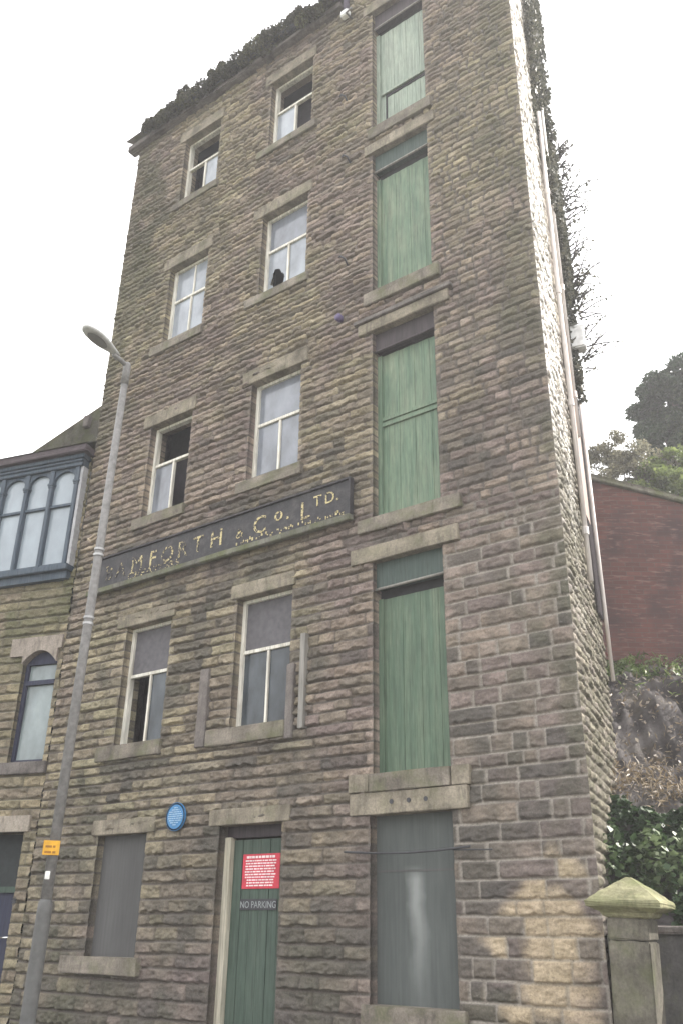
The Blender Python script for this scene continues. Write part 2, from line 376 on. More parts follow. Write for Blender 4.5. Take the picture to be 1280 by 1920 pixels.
sheet('road', [(-60, -9.2, -0.125), (60, -9.2, -0.125), (60, -3.85, -0.125), (-60, -3.85, -0.125)], ROAD.m)
b = MB()
for k in range(-22, 24): b.box(W0, k*0.9+0.004, k*0.9+0.896, 3.70, 3.85, -0.15, 0.0)
o = b.build('kerb', KERB, bevel=0.012); tag(o, kind='structure')
b = MB()
for i in range(-22, 24):
    for j in range(6): b.box(W0, i*0.9+0.003+(j % 2)*0.4, i*0.9+0.897+(j % 2)*0.4, j*0.63-0.08 if j else -0.5, (j+1)*0.63-0.086, -0.12, -0.002-0.002*((i*7+j*3) % 3))
o = b.build('pavement', PAVE); tag(o, kind='structure')

# ================================================================== THE MILL
mill = empty('mill_building', (-1.75, 0, 0), 'tall narrow derelict stone mill of five storeys with a column of green loading doors', 'mill')
A0, A1, B0, B1, L0, L1 = -4.49, -3.524, -2.243, -1.276, 0.0, 0.981
WZ = {5: (14.11, 15.763), 4: (10.833, 12.54), 3: (7.48, 9.186), 2: (3.922, 5.694)}
LZ = {5: (13.085, 15.89), 4: (9.855, 12.587), 3: (6.297, 9.187), 2: (3.174, 5.729)}
SH_A = (-4.567, -3.601, 1.263, 2.745); SH_L = (-0.044, 0.984, 0.934, 2.757); DOOR = (-2.292, -1.292, 0.02, 2.759)
holes = [(A0, A1, *WZ[k]) for k in WZ] + [(B0, B1, *WZ[k]) for k in WZ] + [(L0, L1, *LZ[k], 0.3) for k in LZ] + [SH_A, SH_L, DOOR]
RX = 2.47; EAVE = 16.42; TOPZ = 18.3
def mill_colour(X, Z, COL, RND):
    n1 = fbm(X*0.55, Z*0.4, 31, 4); n2 = fbm(X*1.6, Z*1.1, 37, 4); n3 = fbm(X*3.2, Z*2.2, 41, 4)
    # warm buff high up and left, mauve-brown soot lower down in the middle
    yel = np.array([1.08, 1.06, 0.90]); pur = np.array([0.97, 0.89, 0.90])
    f = np.clip(sstep(0.40, 0.58, n1)*0.85 + 0.15*sstep(8, 12, Z) + 0.35*sstep(-2.2, -5, X)*sstep(12, 6, Z) - 0.7*sstep(-1, 0.8, X)*sstep(8, 5, Z) - 0.25*sstep(-3.6, -2, X)*sstep(6, 3, Z), 0, 1)[..., None]
    COL = COL*(yel*f + pur*(1-f))
    soot = sstep(0.46, 0.74, n2*0.72+RND*0.28)*0.62 + 0.45*sstep(3.4, 1.4, Z)*sstep(0.35, 0.6, n3*0.6+RND*0.4) + 0.35*sstep(0.86, 0.95, RND)
    soot += 0.22*sstep(4.2, 2.2, Z) + 0.16*sstep(0.8, 1.2, X)*sstep(7.5, 5.5, Z)
    soot += 0.75*sstep(0.62, 0.2, np.hypot((X-1.22)/0.7, (Z-1.75)/1.1))*sstep(0.25, 0.6, RND)
    for su0, su1, sz in ((A0, A1, 3.75), (B0, B1, 3.75), (A0, A1, 7.3), (B0, B1, 7.3), (A0, A1, 10.7), (B0, B1, 10.7), (A0, A1, 13.95), (B0, B1, 13.95), (-5.4, -0.3, 6.34)):
        soot += 0.35*sstep(su0-0.35, su0+0.15, X)*sstep(su1+0.35, su1-0.15, X)*sstep(sz+0.02, sz-0.05, Z)*sstep(sz-0.75, sz-0.1, Z)*sstep(0.3, 0.6, fbm(X*7, Z*0.9, 44, 3))
    soot = np.clip(soot*(1-0.5*sstep(6, 11, Z)), 0, 0.78)
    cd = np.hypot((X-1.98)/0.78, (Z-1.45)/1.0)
    warm_patch = sstep(0.50, 0.64, 0.30*n3 + 0.34*RND + 0.45*sstep(1.25, 0.1, cd))*sstep(1.35, 0.7, cd)  # warmer, paler stones and joints in a lower-right patch
    soot *= (1-warm_patch)
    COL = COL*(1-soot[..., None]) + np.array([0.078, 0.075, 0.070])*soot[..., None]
    COL = COL*(1-warm_patch[..., None]) + (COL*0.55+np.array([0.30, 0.245, 0.155]))*warm_patch[..., None]
    moss = sstep(0.47, 0.66, n2*0.55+n3*0.45 + 0.2*sstep(-4.6, -6.0, X)*sstep(7, 11, Z) + 0.12*sstep(1.6, 2.4, X)*sstep(4.0, 6.0, Z)*sstep(0.4, 0.6, n1))*0.55
    moss = np.clip(moss + 0.62*sstep(1.0, 0.35, np.hypot((X+5.25-(16-Z)*0.02)/0.62, (Z-14.3)/2.3))*sstep(0.30, 0.55, n2), 0, 0.75)
    green = np.array([0.105, 0.105, 0.070])
    moss *= np.clip(sstep(-3.8, -6, X)+sstep(1.2, 2.4, X)*0.8+0.2+0.5*sstep(2.2, 0.6, Z), 0, 1)*(1-warm_patch)
    COL = COL*(1-moss[..., None]) + green*moss[..., None]
    point = (sstep(0.9, 1.1, X)*sstep(6.6, 5.4, Z)*0.85)[..., None]
    MC = np.array([0.135, 0.120, 0.107])*(1-point) + np.array([0.36, 0.33, 0.295])*point
    MC = MC*(1-warm_patch[..., None]) + np.array([0.38, 0.33, 0.26])*warm_patch[..., None]
    return COL, MC
hf_l = lambda z: 0.170 if z < 2.7 else (0.135 if z < 6.4 else (0.118 if z < 9 else 0.100))
hf_r = lambda z: 0.168 if z < 5.6 else (0.118 if z < 9 else 0.102)
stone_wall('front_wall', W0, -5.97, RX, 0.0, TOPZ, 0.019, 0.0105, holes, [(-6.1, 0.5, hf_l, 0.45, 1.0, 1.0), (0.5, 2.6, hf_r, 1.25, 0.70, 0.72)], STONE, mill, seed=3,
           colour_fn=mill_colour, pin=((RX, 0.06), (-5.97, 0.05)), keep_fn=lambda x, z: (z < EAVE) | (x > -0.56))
sdv = np.array([-0.23, 0.973]); sdv /= np.linalg.norm(sdv)
SIDE = Frame((RX, 0, 0), (sdv[0], sdv[1], 0), (sdv[1], -sdv[0], 0))
SL = 2.35
def side_colour(X, Z, COL, RND):
    n = fbm(X*1.5, Z*1.1, 51, 4); m = (np.clip(sstep(0.5, 0.7, n)*0.5 + sstep(9, 5.5, Z)*sstep(0.42, 0.58, fbm(X*16, Z*12, 59, 3))*0.85, 0, 0.9))[..., None]  # dark mottle; low down it also paints dappled tree shade
    sun_white = (sstep(4.0, 9.5, Z + 3*(fbm(X*2.5, Z*1.7, 55, 3)-0.5))*sstep(1.5, 0.9, X)*sstep(0.30, 0.46, fbm(X*14, Z*9, 57, 3)))[..., None]  # glare of the sunlit upper wall painted white into the stones
    COL = COL*(0.80+0.35*sstep(4.5, 9, Z))[..., None]*(1-sun_white)+np.array([0.80, 0.79, 0.77])*sun_white
    return COL*(1-m*(1-0.5*sun_white))+np.array([0.11, 0.105, 0.075])*m*(1-0.5*sun_white), np.array([0.15, 0.135, 0.11])*np.ones_like(COL)
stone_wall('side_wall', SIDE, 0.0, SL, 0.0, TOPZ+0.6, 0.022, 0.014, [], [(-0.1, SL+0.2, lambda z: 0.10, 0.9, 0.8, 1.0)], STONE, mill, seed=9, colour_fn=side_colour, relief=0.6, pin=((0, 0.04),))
# the walls one cannot see, closing the shell
sp = SIDE.p(SL, -0.02, 0); bk = 6.2
b = MB()
b.prism(Frame((0, 0, 0), (1, 0, 0), (0, 0, 0)), [(0, 0), (0.01, 0), (0.01, 0.01)], 0, 0) if False else None
def vwall(b, p, q, z0, z1, th=0.3):
    d = np.array([q[0]-p[0], q[1]-p[1], 0.0]); L = np.linalg.norm(d); d /= L
    b.box(Frame((p[0], p[1], 0), d, (-d[1], d[0], 0)), 0, L, 0, th, z0, z1)
vwall(b, (sp[0]-0.05, sp[1]), (-0.6, bk), 0, TOPZ+0.5); vwall(b, (-0.6, bk), (-5.97, bk), 0, EAVE); vwall(b, (-5.67, bk), (-5.67, 0.02), 0, EAVE)
b.build('back_wall', GREYSTONE, mill)
for z in (3.35, 6.9, 10.2, 13.5, 16.2): MB().box(Frame((0, 0, z), (1, 0, 0), (0, 1, 0)), -5.6, -0.75, 0.4, 5.9, 0, 0.15).build('floor_deck', DARK, mill)
# roof: stone slates from the eaves to a ridge; behind the hoist bay it is higher
bm = bmesh.new()
def quad(bm, *p): bm.faces.new([bm.verts.new(x) for x in p])
quad(bm, (-6.15, -0.26, 16.62), (-0.56, -0.26, 16.62), (-0.56, 3.1, 18.3), (-6.15, 3.1, 18.3))
quad(bm, (-6.15, 3.1, 18.3), (-0.56, 3.1, 18.3), (-0.56, 6.5, 16.6), (-6.15, 6.5, 16.6))
quad(bm, (-0.56, 0.0, TOPZ), (RX, 0.0, TOPZ), (sp[0], sp[1], TOPZ+0.5), (-0.56, 6.4, TOPZ+0.4))
quad(bm, (-0.56, 0.0, 16.4), (-0.56, 0, TOPZ), (-0.56, 6.4, TOPZ+0.4), (-0.56, 6.4, 16.4))
bmesh.ops.solidify(bm, geom=bm.faces[:], thickness=0.07)
me = bpy.data.meshes.new('roof'); bm.to_mesh(me); bm.free(); link('roof', me, SLATE, mill)
MB().box(W0, -6.17, -0.58, -0.05, 0.16, 16.43, 16.56).build('eaves_course', GREYSTONE, mill, bevel=0.015, cuts=6, rough=0.008)
b = MB()
b.tube([(-5.6, -0.22, 16.62), (-0.6, -0.22, 16.64)], 0.055, 12)
b.build('gutter', IRON, mill, smooth=True)

def slab(name, mat, parent, s0, s1, z0, z1, o1=0.047, o0=-0.20, bevel=0.008, rough=0.003, label=None):
    return MB().box(W0, s0, s1, o0, o1, z0, z1).build(name, mat, parent, label, bevel=bevel, rough=rough, cuts=3)

# ---- sash windows
FD = -0.105                                                     # frame plane, behind the wall face
def window(u0, u1, z0, z1, panes, lint, sill, frame=WHITE, tr=0.585, upper_bar=False, head=0.05):
    zt = z0 + (z1-z0)*tr; um = (u0+u1)/2
    b = MB(); jw = 0.055
    b.box(W0, u0, u0+jw, FD-0.09, FD, z0, z1); b.box(W0, u1-jw, u1, FD-0.09, FD, z0, z1)
    b.box(W0, u0+jw, u1-jw, FD-0.09, FD, z1-head, z1); b.box(W0, u0+jw, u1-jw, FD-0.09, FD+0.02, z0, z0+0.05)
    b.box(W0, u0+jw, u1-jw, FD-0.075, FD-0.012, zt-0.024, zt+0.024)
    b.box(W0, um-0.019, um+0.019, FD-0.07, FD-0.016, z0+0.05, zt-0.024)
    if upper_bar: b.box(W0, um+0.02, um+0.045, FD-0.07, FD-0.016, zt+0.024, z1-head)
    f = b.build('window', frame, mill, bevel=0.004)
    rects = {'T': (u0+jw, u1-jw, zt+0.02, z1-head), 'L': (u0+jw, um-0.015, z0+0.045, zt-0.02), 'R': (um+0.015, u1-jw, z0+0.045, zt-0.02)}
    for k, mt in panes.items():
        a, c, d, e = rects[k]
        if mt == 'broken':
            bm = bmesh.new(); N = 40; cx, cz = a+(c-a)*0.50, d+(e-d)*0.36; rim = []; hole = []
            for i in range(N):
                t = 2*math.pi*i/N; dx, dz = math.cos(t), math.sin(t)
                q = min((c-cx)/dx if dx > 1e-6 else 9, (a-cx)/dx if dx < -1e-6 else 9, (e-cz)/dz if dz > 1e-6 else 9, (d-cz)/dz if dz < -1e-6 else 9)
                rr = min(q*0.93, (1/math.sqrt((math.cos(t-0.35)/0.125)**2+(math.sin(t-0.35)/0.215)**2))*(1+0.10*math.sin(4*t+1)+random.uniform(-0.09, 0.07))*(1.18 if (dx < 0 and dz < 0) else 1.0))
                rim.append(bm.verts.new(W0.p(cx+dx*q, FD-0.045, cz+dz*q))); hole.append(bm.verts.new(W0.p(cx+dx*rr, FD-0.045, cz+dz*rr)))
            for i in range(N): bm.faces.new((rim[i], rim[(i+1) % N], hole[(i+1) % N], hole[i]))
            me = bpy.data.meshes.new('pane'); bm.to_mesh(me); bm.free(); link('pane', me, GLASS_SKY, f, 'broken pane with a jagged hole')
        else:
            MB().box(W0, a, c, FD-0.05, FD-0.044, d, e).build('pane', mt, f)
    MB().box(W0, u0-0.3, u1+0.3, -0.72, -0.70, z0-0.3, z1+0.3).build('added_board', INNER, f)  # board added behind every window so missing panes show soft dark grey
    slab('lintel', LINTEL, f, u0-lint[0], u1+lint[1], z1-0.004, z1+lint[2])
    slab('sill', SILL, f, u0-sill[0], u1+sill[1], z0-sill[2], z0+0.012, 0.075)
    return f
G, D, K, Bd = GLASS_SKY, GLASS_DARK, GLASS_MID, BOARD
window(A0, A1, *WZ[5], {'R': G}, (0.14, 0.08, 0.24), (0.12, 0.10, 0.15))
window(B0, B1, *WZ[5], {'L': G}, (0.14, 0.08, 0.24), (0.22, 0.14, 0.15))
window(A0, A1, *WZ[4], {'T': G, 'L': G, 'R': G}, (0.16, 0.12, 0.235), (0.24, 0.06, 0.17), upper_bar=True)
window(B0, B1, *WZ[4], {'T': K, 'L': 'broken', 'R': G}, (0.2, 0.1, 0.235), (0.25, 0.09, 0.15))
window(A0, A1, *WZ[3], {'L': K}, (0.17, 0.09, 0.24), (0.14, 0.06, 0.17))
window(B0, B1, *WZ[3], {'T': K, 'L': K, 'R': K}, (0.18, 0.14, 0.24), (0.15, 0.1, 0.17))
window(A0, A1, *WZ[2], {'T': Bd, 'R': D}, (0.2, 0.08, 0.2), (0.3, 0.06, 0.19))
window(B0, B1, *WZ[2], {'T': Bd, 'L': D, 'R': D}, (0.1, 0.06, 0.2), (0.37, 0.0, 0.19))
slab('jamb_strip', GREYSTONE, mill, -2.80, -2.625, 3.74, 4.78, 0.07)
slab('jamb_strip', GREYSTONE, mill, -1.27, -1.15, 3.70, 4.62, 0.075)
slab('timber_batten', GREYWOOD, mill, -1.055, -0.975, 3.80, 4.98, 0.085, -0.01, 0.004, 0.001)

# ---- loading doors, one above the other
def plank_mb(u0, u1, z0, z1, o, n, gap=0.004, th=0.04):
    b = MB(); wd = (u1-u0)/n
    for k in range(n): b.box(W0, u0+k*wd+gap/2, u0+(k+1)*wd-gap/2, o-th, o-0.0022*((k*5) % 3), z0-0.0, z1)
    return b
def loading_door(k, mat, tmat, lint, sill, th=0.34, gap=0.12, split=None, wicket=False, rail=GREYWOOD):
    z0, z1 = LZ[k]; zt = z1-th
    f = plank_mb(L0, L1, z0, zt-gap, -0.135, 12, 0.0012).build('loading_door', mat, mill, bevel=0.0015)
    b = MB().box(W0, L0, L0+0.07, -0.135, -0.105, z0, zt-gap); b.box(W0, L1-0.05, L1, -0.135, -0.105, z0, zt-gap)
    b.build('frame', mat, f, bevel=0.004)
    MB().box(W0, L0+0.001, L1-0.001, -0.16, -0.06, zt, z1).build('transom_panel', tmat, f, bevel=0.004)
    MB().tube([W0.p(L0+0.005, -0.045, zt-0.012), W0.p(L1-0.005, -0.045, zt+0.004)], 0.018, 8).build('rail', rail, f, smooth=True)
    MB().box(W0, L0+0.001, L1-0.001, -0.28, -0.16, zt-gap-0.002, zt+0.002).build('head_gap', DARK, f)
    if split:
        b = MB().box(W0, L0+0.03, L1-0.02, -0.135, -0.112, split-0.06, split+0.0); b.box(W0, L0+0.03, L1-0.02, -0.135, -0.117, split+0.03, split+0.085)
        b.build('ledge', mat, f, bevel=0.004)
    if wicket:
        b = MB().box(W0, L0+0.17, L1-0.06, -0.15, -0.129, 13.86, 13.93); b.box(W0, L0+0.17, L0+0.20, -0.15, -0.129, z0, 13.86)
        b.build('hatch_gap', DARK, f)
        MB().box(W0, L0+0.10, L1-0.03, -0.135, -0.10, 13.93, 13.975).build('weather_strip', mat, f, bevel=0.004)
    slab('lintel', lint[4] if len(lint) > 4 else LINTEL, f, lint[0], lint[1], z1-0.004, z1+lint[2], lint[3])
    slab('sill', SILL, f, sill[0], sill[1], z0-sill[2], z0+0.012, 0.075)
    return f
loading_door(5, GREENPALE, BROWNWOOD, (-0.17, 1.12, 0.22, 0.05), (-0.05, 1.10, 0.2), wicket=True)
loading_door(4, GREENMID, TRANSOM, (-0.13, 1.13, 0.2, 0.05), (-0.12, 1.12, 0.2))
f3 = loading_door(3, GREENMID, BROWNWOOD, (-0.22, 1.24, 0.17, 0.065, LINTEL), (-0.2, 1.28, 0.17), th=0.3, gap=0.05, split=7.75, rail=BROWNWOOD)
slab('hood_mould', GREYSTONE, mill, -0.27, 1.30, 9.355, 9.42, 0.105)
loading_door(2, GREEN, TRANSOM, (-0.31, 1.22, 0.20, 0.06), (-0.02, 1.0, 0.185))
slab('corner_block', LINTEL, mill, -0.31, -0.03, 2.995, 3.19, 0.062); slab('corner_block', LINTEL, mill, 1.01, 1.23, 2.99, 3.19, 0.06)
f1 = plank_mb(SH_L[0], SH_L[1], SH_L[2], SH_L[3], -0.11, 1).build('steel_shutter', SHUTTER2, mill, bevel=0.004)
MB().box(W0, SH_L[0]+0.02, SH_L[1]-0.01, -0.11, -0.106, 2.18, 2.20).build('panel_joint', SHUTTER, f1)
lb = slab('lintel', LINTEL, f1, -0.29, 1.2, 2.755, 2.985, 0.06)
for u in (0.27, 0.49, 0.70): MB().tube([W0.p(u, 0.058, 2.875), W0.p(u, 0.066, 2.875)], 0.026, 9).build('bolt', IRON, f1)
slab('sill', SILL, f1, -0.12, 1.08, 0.76, 0.94, 0.07)
f0 = plank_mb(SH_A[0], SH_A[1], SH_A[2], SH_A[3], -0.10, 1).build('steel_shutter', SHUTTER, mill, bevel=0.004)
slab('lintel', LINTEL, f0, -4.68, -3.42, 2.741, 2.935, 0.05); slab('sill', SILL, f0, -4.95, -3.46, 1.07, 1.27, 0.10)
# ---- street door
u0, u1, z0, z1 = DOOR
fd = plank_mb(u0+0.1, u1-0.03, z0, z1-0.16, -0.17, 6, 0.003).build('street_door', GREENDARK, mill, bevel=0.003)
b = MB().box(W0, u0, u0+0.1, -0.20, -0.10, z0, z1-0.13); b.build('frame', CREAM, fd, bevel=0.005)
b = MB().box(W0, u1-0.03, u1, -0.20, -0.14, z0, z1-0.14); b.box(W0, u0, u1, -0.24, -0.14, z1-0.14, z1); b.build('frame', BROWNWOOD, fd, bevel=0.005)
slab('lintel', LINTEL, fd, -2.45, -1.15, 2.755, 2.945, 0.05)
slab('threshold', GREYSTONE, fd, -2.3, -1.28, -0.02, 0.03, 0.1)
# ---- iron fittings
for (u, z, a) in ((-0.52, 14.22, -1), (-0.45, 12.8, 1), (-0.47, 10.74, 1)):
    b = MB().tube([W0.p(u-0.13, 0.03, z+0.09), W0.p(u-0.05, 0.10, z+0.02), W0.p(u+0.02, 0.09, z-0.05), W0.p(u+0.03, 0.02, z-0.14)], 0.014, 7)
    b.build('wall_hook', IRON, mill, smooth=True)
MB().tube([W0.p(-0.557, 0.0, 9.66), W0.p(-0.557, 0.10, 9.66)], 0.055, 12).build('overflow_pipe', mat_plain('purple_plastic', (0.10, 0.075, 0.16), 0.5), mill, smooth=True)
fl = MB().box(W0, -0.58, -0.42, 0.05, 0.17, 16.12, 16.25).build('floodlight', WHITEPLASTIC, mill, bevel=0.02)
MB().tube([W0.p(-0.42, 0.03, 16.1), W0.p(-0.42, 0.2, 16.06), W0.p(-0.30, 0.2, 16.1)], 0.018, 7).build('bracket', GALV, fl, smooth=True)
MB().tube([W0.p(-0.50, 0.09, 16.28), W0.p(-0.50, 0.09, 18.2)], 0.055, 12).build('drainpipe', mat_plain('purple_grey_pipe', (0.14, 0.125, 0.17), 0.5), mill, smooth=True)
pts = [W0.p(-0.34+t*0.155, 0.075+0.006*math.sin(t*2.2), 2.385-0.035*math.sin(math.pi*t/10)) for t in range(11)]
MB().tube(pts, 0.011, 6).build('cable', IRON, mill, smooth=True)
pts = [W0.p(1.0+0.15*t, 0.07, 2.36-0.004*t) for t in range(4)]
MB().tube(pts, 0.007, 6).build('cable', IRON, mill, smooth=True)
# ---- pipes down the sunny side
for (s, r, za, zb) in ((1.30, 0.030, 5.4, 13.2), (1.72, 0.032, 7.6, TOPZ)):
    d = MB().tube([SIDE.p(s, 0.075, za), SIDE.p(s, 0.075, zb)], r, 10).build('drainpipe', PIPEMAT, mill, smooth=True)
    for z in np.arange(za+0.6, zb, 1.83): MB().tube([SIDE.p(s, 0.075, z), SIDE.p(s, 0.075, z+0.1)], r+0.011, 10).build('collar', PIPEMAT, d)
MB().tube([SIDE.p(2.15, 0.10, 4.4), SIDE.p(2.1, 0.10, 8.3)], 0.026, 8).build('drainpipe', PIPEMAT, mill, smooth=True)
b = MB().box(SIDE, 1.45, 1.95, 0.03, 0.07, 6.4, 9.2); b.build('timber_board', mat_paint('pink_board', (0.26, 0.19, 0.16), (0.36, 0.29, 0.25), 0.6), mill, bevel=0.004)
MB().box(SIDE, 2.2, 2.4, 0.05, 0.26, 9.35, 9.75).build('rainwater_head', WHITEPLASTIC, mill, bevel=0.02)

# ================================================================== SIGNS ON THE MILL
def text_mesh(body, size, fr, s, o, z, ext=0.004, sx=1.0, align='CENTER'):
    cu = bpy.data.curves.new('t', 'FONT'); cu.body = body; cu.size = size; cu.extrude = ext; cu.align_x = align; cu.align_y = 'BOTTOM_BASELINE'
    cu.resolution_u = 3
    ob = bpy.data.objects.new('t', cu); me = bpy.data.meshes.new_from_object(ob)
    bpy.data.objects.remove(ob); bpy.data.curves.remove(cu)
    n = len(me.vertices); co = np.empty(n*3, np.float32); me.vertices.foreach_get('co', co); co = co.reshape(-1, 3)
    v = fr.arr(s+co[:, 0]*sx, o+co[:, 2], z+co[:, 1]); me.vertices.foreach_set('co', v.astype(np.float32).ravel()); me.update(); return me
def worn_gold(name, keep):
    m = M(name); f = m.ramp(m.noise(26, 5, rough=0.7), [(keep-0.03, (0, 0, 0)), (keep+0.03, (1, 1, 1))])
    m.col(m.mix(f, m.ramp(m.noise(40, 3), [(0.3, (0.42, 0.33, 0.13)), (0.7, (0.66, 0.58, 0.36))]), (0.036, 0.034, 0.037))).rough(0.7); return m.m
GOLD = worn_gold('flaking_gold_lettering', 0.53); FAINT = worn_gold('nearly_lost_lettering', 0.41); HALF = worn_gold('half_lost_lettering', 0.47)
sgn = empty('name_board', (-2.8, -0.06, 6.34), 'long black painted board with flaking gold lettering along the mill front', 'signboard')
MB().box(W0, -5.42, -0.30, 0.055, 0.105, 6.42, 6.93).build('board', SIGNBOARD, sgn, bevel=0.005, cuts=6, rough=0.002)
b = MB().box(W0, -5.44, -0.27, 0.055, 0.150, 6.34, 6.425); b.build('ledge', mat_stone('mossy_ledge', (0.17, 0.165, 0.14), 0.35, 0.7), sgn, bevel=0.008, cuts=6, rough=0.004)
b = MB().box(W0, -5.44, -0.27, 0.055, 0.135, 6.925, 6.955); b.box(W0, -0.305, -0.27, 0.055, 0.135, 6.425, 6.925); b.build('moulding', SIGNBOARD, sgn, bevel=0.004)
for ch, s, z, sz, mt in (('B', -4.98, 6.535, 0.36, FAINT), ('A', -4.70, 6.535, 0.36, FAINT), ('M', -4.33, 6.545, 0.36, HALF), ('F', -3.98, 6.55, 0.36, GOLD), ('O', -3.66, 6.55, 0.36, HALF),
                     ('R', -3.34, 6.55, 0.36, HALF), ('T', -3.02, 6.55, 0.36, HALF), ('H', -2.65, 6.55, 0.37, GOLD), ('&', -2.2, 6.565, 0.22, HALF), ('C', -1.83, 6.55, 0.37, GOLD),
                     ('o', -1.49, 6.65, 0.30, GOLD), ('.', -1.33, 6.63, 0.34, GOLD), ('L', -1.03, 6.55, 0.37, GOLD), ('T', -0.82, 6.675, 0.235, GOLD), ('D', -0.62, 6.675, 0.235, GOLD), ('.', -0.49, 6.675, 0.3, GOLD)):
    link('letter', text_mesh(ch, sz, W0, s, 0.108, z, 0.004, 0.98), mt, sgn)
link('lettering', text_mesh('CREATORS', 0.15, W0, -3.95, 0.108, 6.437, 0.003, 1.55), HALF, sgn)
b = MB()
rr = random.Random(3)
for k in range(46):
    s = -2.25 + k*0.041 + rr.uniform(-0.01, 0.01)
    if rr.random() < 0.2: continue
    z = 6.44 + rr.uniform(0, 0.06); b.box(W0, s, s+rr.uniform(0.012, 0.03), 0.106, 0.112, z, z+rr.uniform(0.015, 0.05))
b.build('lettering', GOLD, sgn)

def dashes(b, fr, rows, s0, s1, z_top, pitch, h, o, seed, inset=lambda t: 0.0, th=0.002):
    r = random.Random(seed)
    for k in range(rows):
        z = z_top - k*pitch; i = inset(k/(max(rows-1, 1))); s = s0+i+r.uniform(0, 0.012); e = s1-i-r.uniform(0, 0.02)
        while s < e-0.01:
            L = min(r.uniform(0.02, 0.07), e-s); b.box(fr, s, s+L, o, o+th, z-h, z); s += L+r.uniform(0.008, 0.013)
pq = empty('blue_plaque', (-3.025, -0.06, 2.73), 'round blue plaque with a pale rim fixed between the shuttered window and the street door', 'plaque')
def disc(fr, cs, cz, r, o0, o1, n=48):
    b = MB(); b.prism(fr, [(cs+r*math.cos(2*math.pi*k/n), cz+r*math.sin(2*math.pi*k/n)) for k in range(n)], o0, o1); return b
BLUE = mat_plain('plaque_blue', (0.035, 0.17, 0.36), 0.45, 0.4, 0, 0.12); PALE = mat_plain('plaque_white', (0.52, 0.60, 0.66), 0.5)
disc(W0, -3.025, 2.90, 0.175, 0.05, 0.075).build('plate', BLUE, pq, bevel=0.004)
bm = bmesh.new(); N = 56
ra = [bm.verts.new(W0.p(-3.025+0.168*math.cos(2*math.pi*k/N), 0.0752, 2.90+0.168*math.sin(2*math.pi*k/N))) for k in range(N)]
rb = [bm.verts.new(W0.p(-3.025+0.150*math.cos(2*math.pi*k/N), 0.0752, 2.90+0.150*math.sin(2*math.pi*k/N))) for k in range(N)]
for k in range(N): bm.faces.new((ra[k], ra[(k+1) % N], rb[(k+1) % N], rb[k]))
bmesh.ops.solidify(bm, geom=bm.faces[:], thickness=-0.008)
me = bpy.data.meshes.new('rim'); bm.to_mesh(me); bm.free(); link('rim', me, PALE, pq)
b = MB(); dashes(b, W0, 9, -3.16, -2.89, 3.015, 0.026, 0.011, 0.0755, 4, lambda t: 0.10*abs(2*t-1)**2.2)
b.build('inscription', mat_plain('plaque_letters', (0.32, 0.45, 0.56), 0.5), pq)
DX = -0.075
no = empty('warning_notice', (-1.66, 0.23, 2.03), 'square red notice covered in rows of white writing on the dark green street door', 'notice')
DF = Frame((DX, 0.17, 0), (1, 0, 0), (0, -1, 0))
MB().box(DF, -1.955, -1.37, 0.002, 0.010, 2.045, 2.43).build('plate', mat_plain('notice_red', (0.50, 0.035, 0.06), 0.45), no, bevel=0.003)
b = MB(); dashes(b, DF, 1, -1.90, -1.43, 2.408, 0.03, 0.026, 0.0105, 6); dashes(b, DF, 10, -1.93, -1.40, 2.362, 0.0305, 0.015, 0.0105, 7, lambda t: 0.02+0.03*(t > 0.7))
b.build('writing', mat_plain('notice_white', (0.78, 0.66, 0.66), 0.5), no)
npk = empty('no_parking_plate', (-1.66, 0.23, 1.83), 'small black plate with white lettering below the red notice on the street door', 'sign')
MB().box(DF, -1.965, -1.395, 0.002, 0.012, 1.815, 1.935).build('plate', IRON, npk, bevel=0.003)
link('lettering', text_mesh('NO PARKING', 0.105, DF, -1.68, 0.0125, 1.838, 0.001, 0.88), mat_plain('faded_white', (0.24, 0.26, 0.26), 0.6), npk)

# ================================================================== THE HOUSE NEXT DOOR
ha = RAD(16); HF = Frame((-5.97, 0, 0), (-math.cos(ha), -math.sin(ha), 0), (math.sin(ha), -math.cos(ha), 0))
house = empty('stone_house', tuple(HF.p(2.0, 0, 0)), 'lower stone house with blue grey arched bay window joined to the mill', 'house')
WIN = (0.10, 0.76, 3.86, 5.62); HDOOR = (0.23, 1.25, 0.02, 2.86)
def house_colour(X, Z, COL, RND):
    n2 = fbm(X*1.6, Z*1.1, 67, 4); n3 = fbm(X*3.2, Z*2.2, 71, 4)
    COL = COL*np.array([1.06, 1.02, 0.86]); m = (sstep(0.42, 0.62, n2)*0.6*sstep(3.5, 6.5, Z) + 0.3*sstep(0.5, 0.65, n3))[..., None]
    return COL*(1-m)+np.array([0.13, 0.13, 0.075])*m, np.array([0.13, 0.12, 0.095])*np.ones_like(COL)
stone_wall('wall', HF, 0.0, 4.6, 0.0, 9.25, 0.022, 0.012, [WIN, HDOOR, (0.1, 4.4, 7.0, 9.0)], [(-0.1, 4.8, lambda z: 0.15, 0.5, 0.9, 0.9)], STONE, house, seed=21, colour_fn=house_colour, flip=True)
b = MB(); b.box(HF, 0.05, 4.6, -4.2, -0.9, 0.0, 9.2); b.build('house_core', DARK, house)
def hbox(*a): return MB().box(HF, *a)
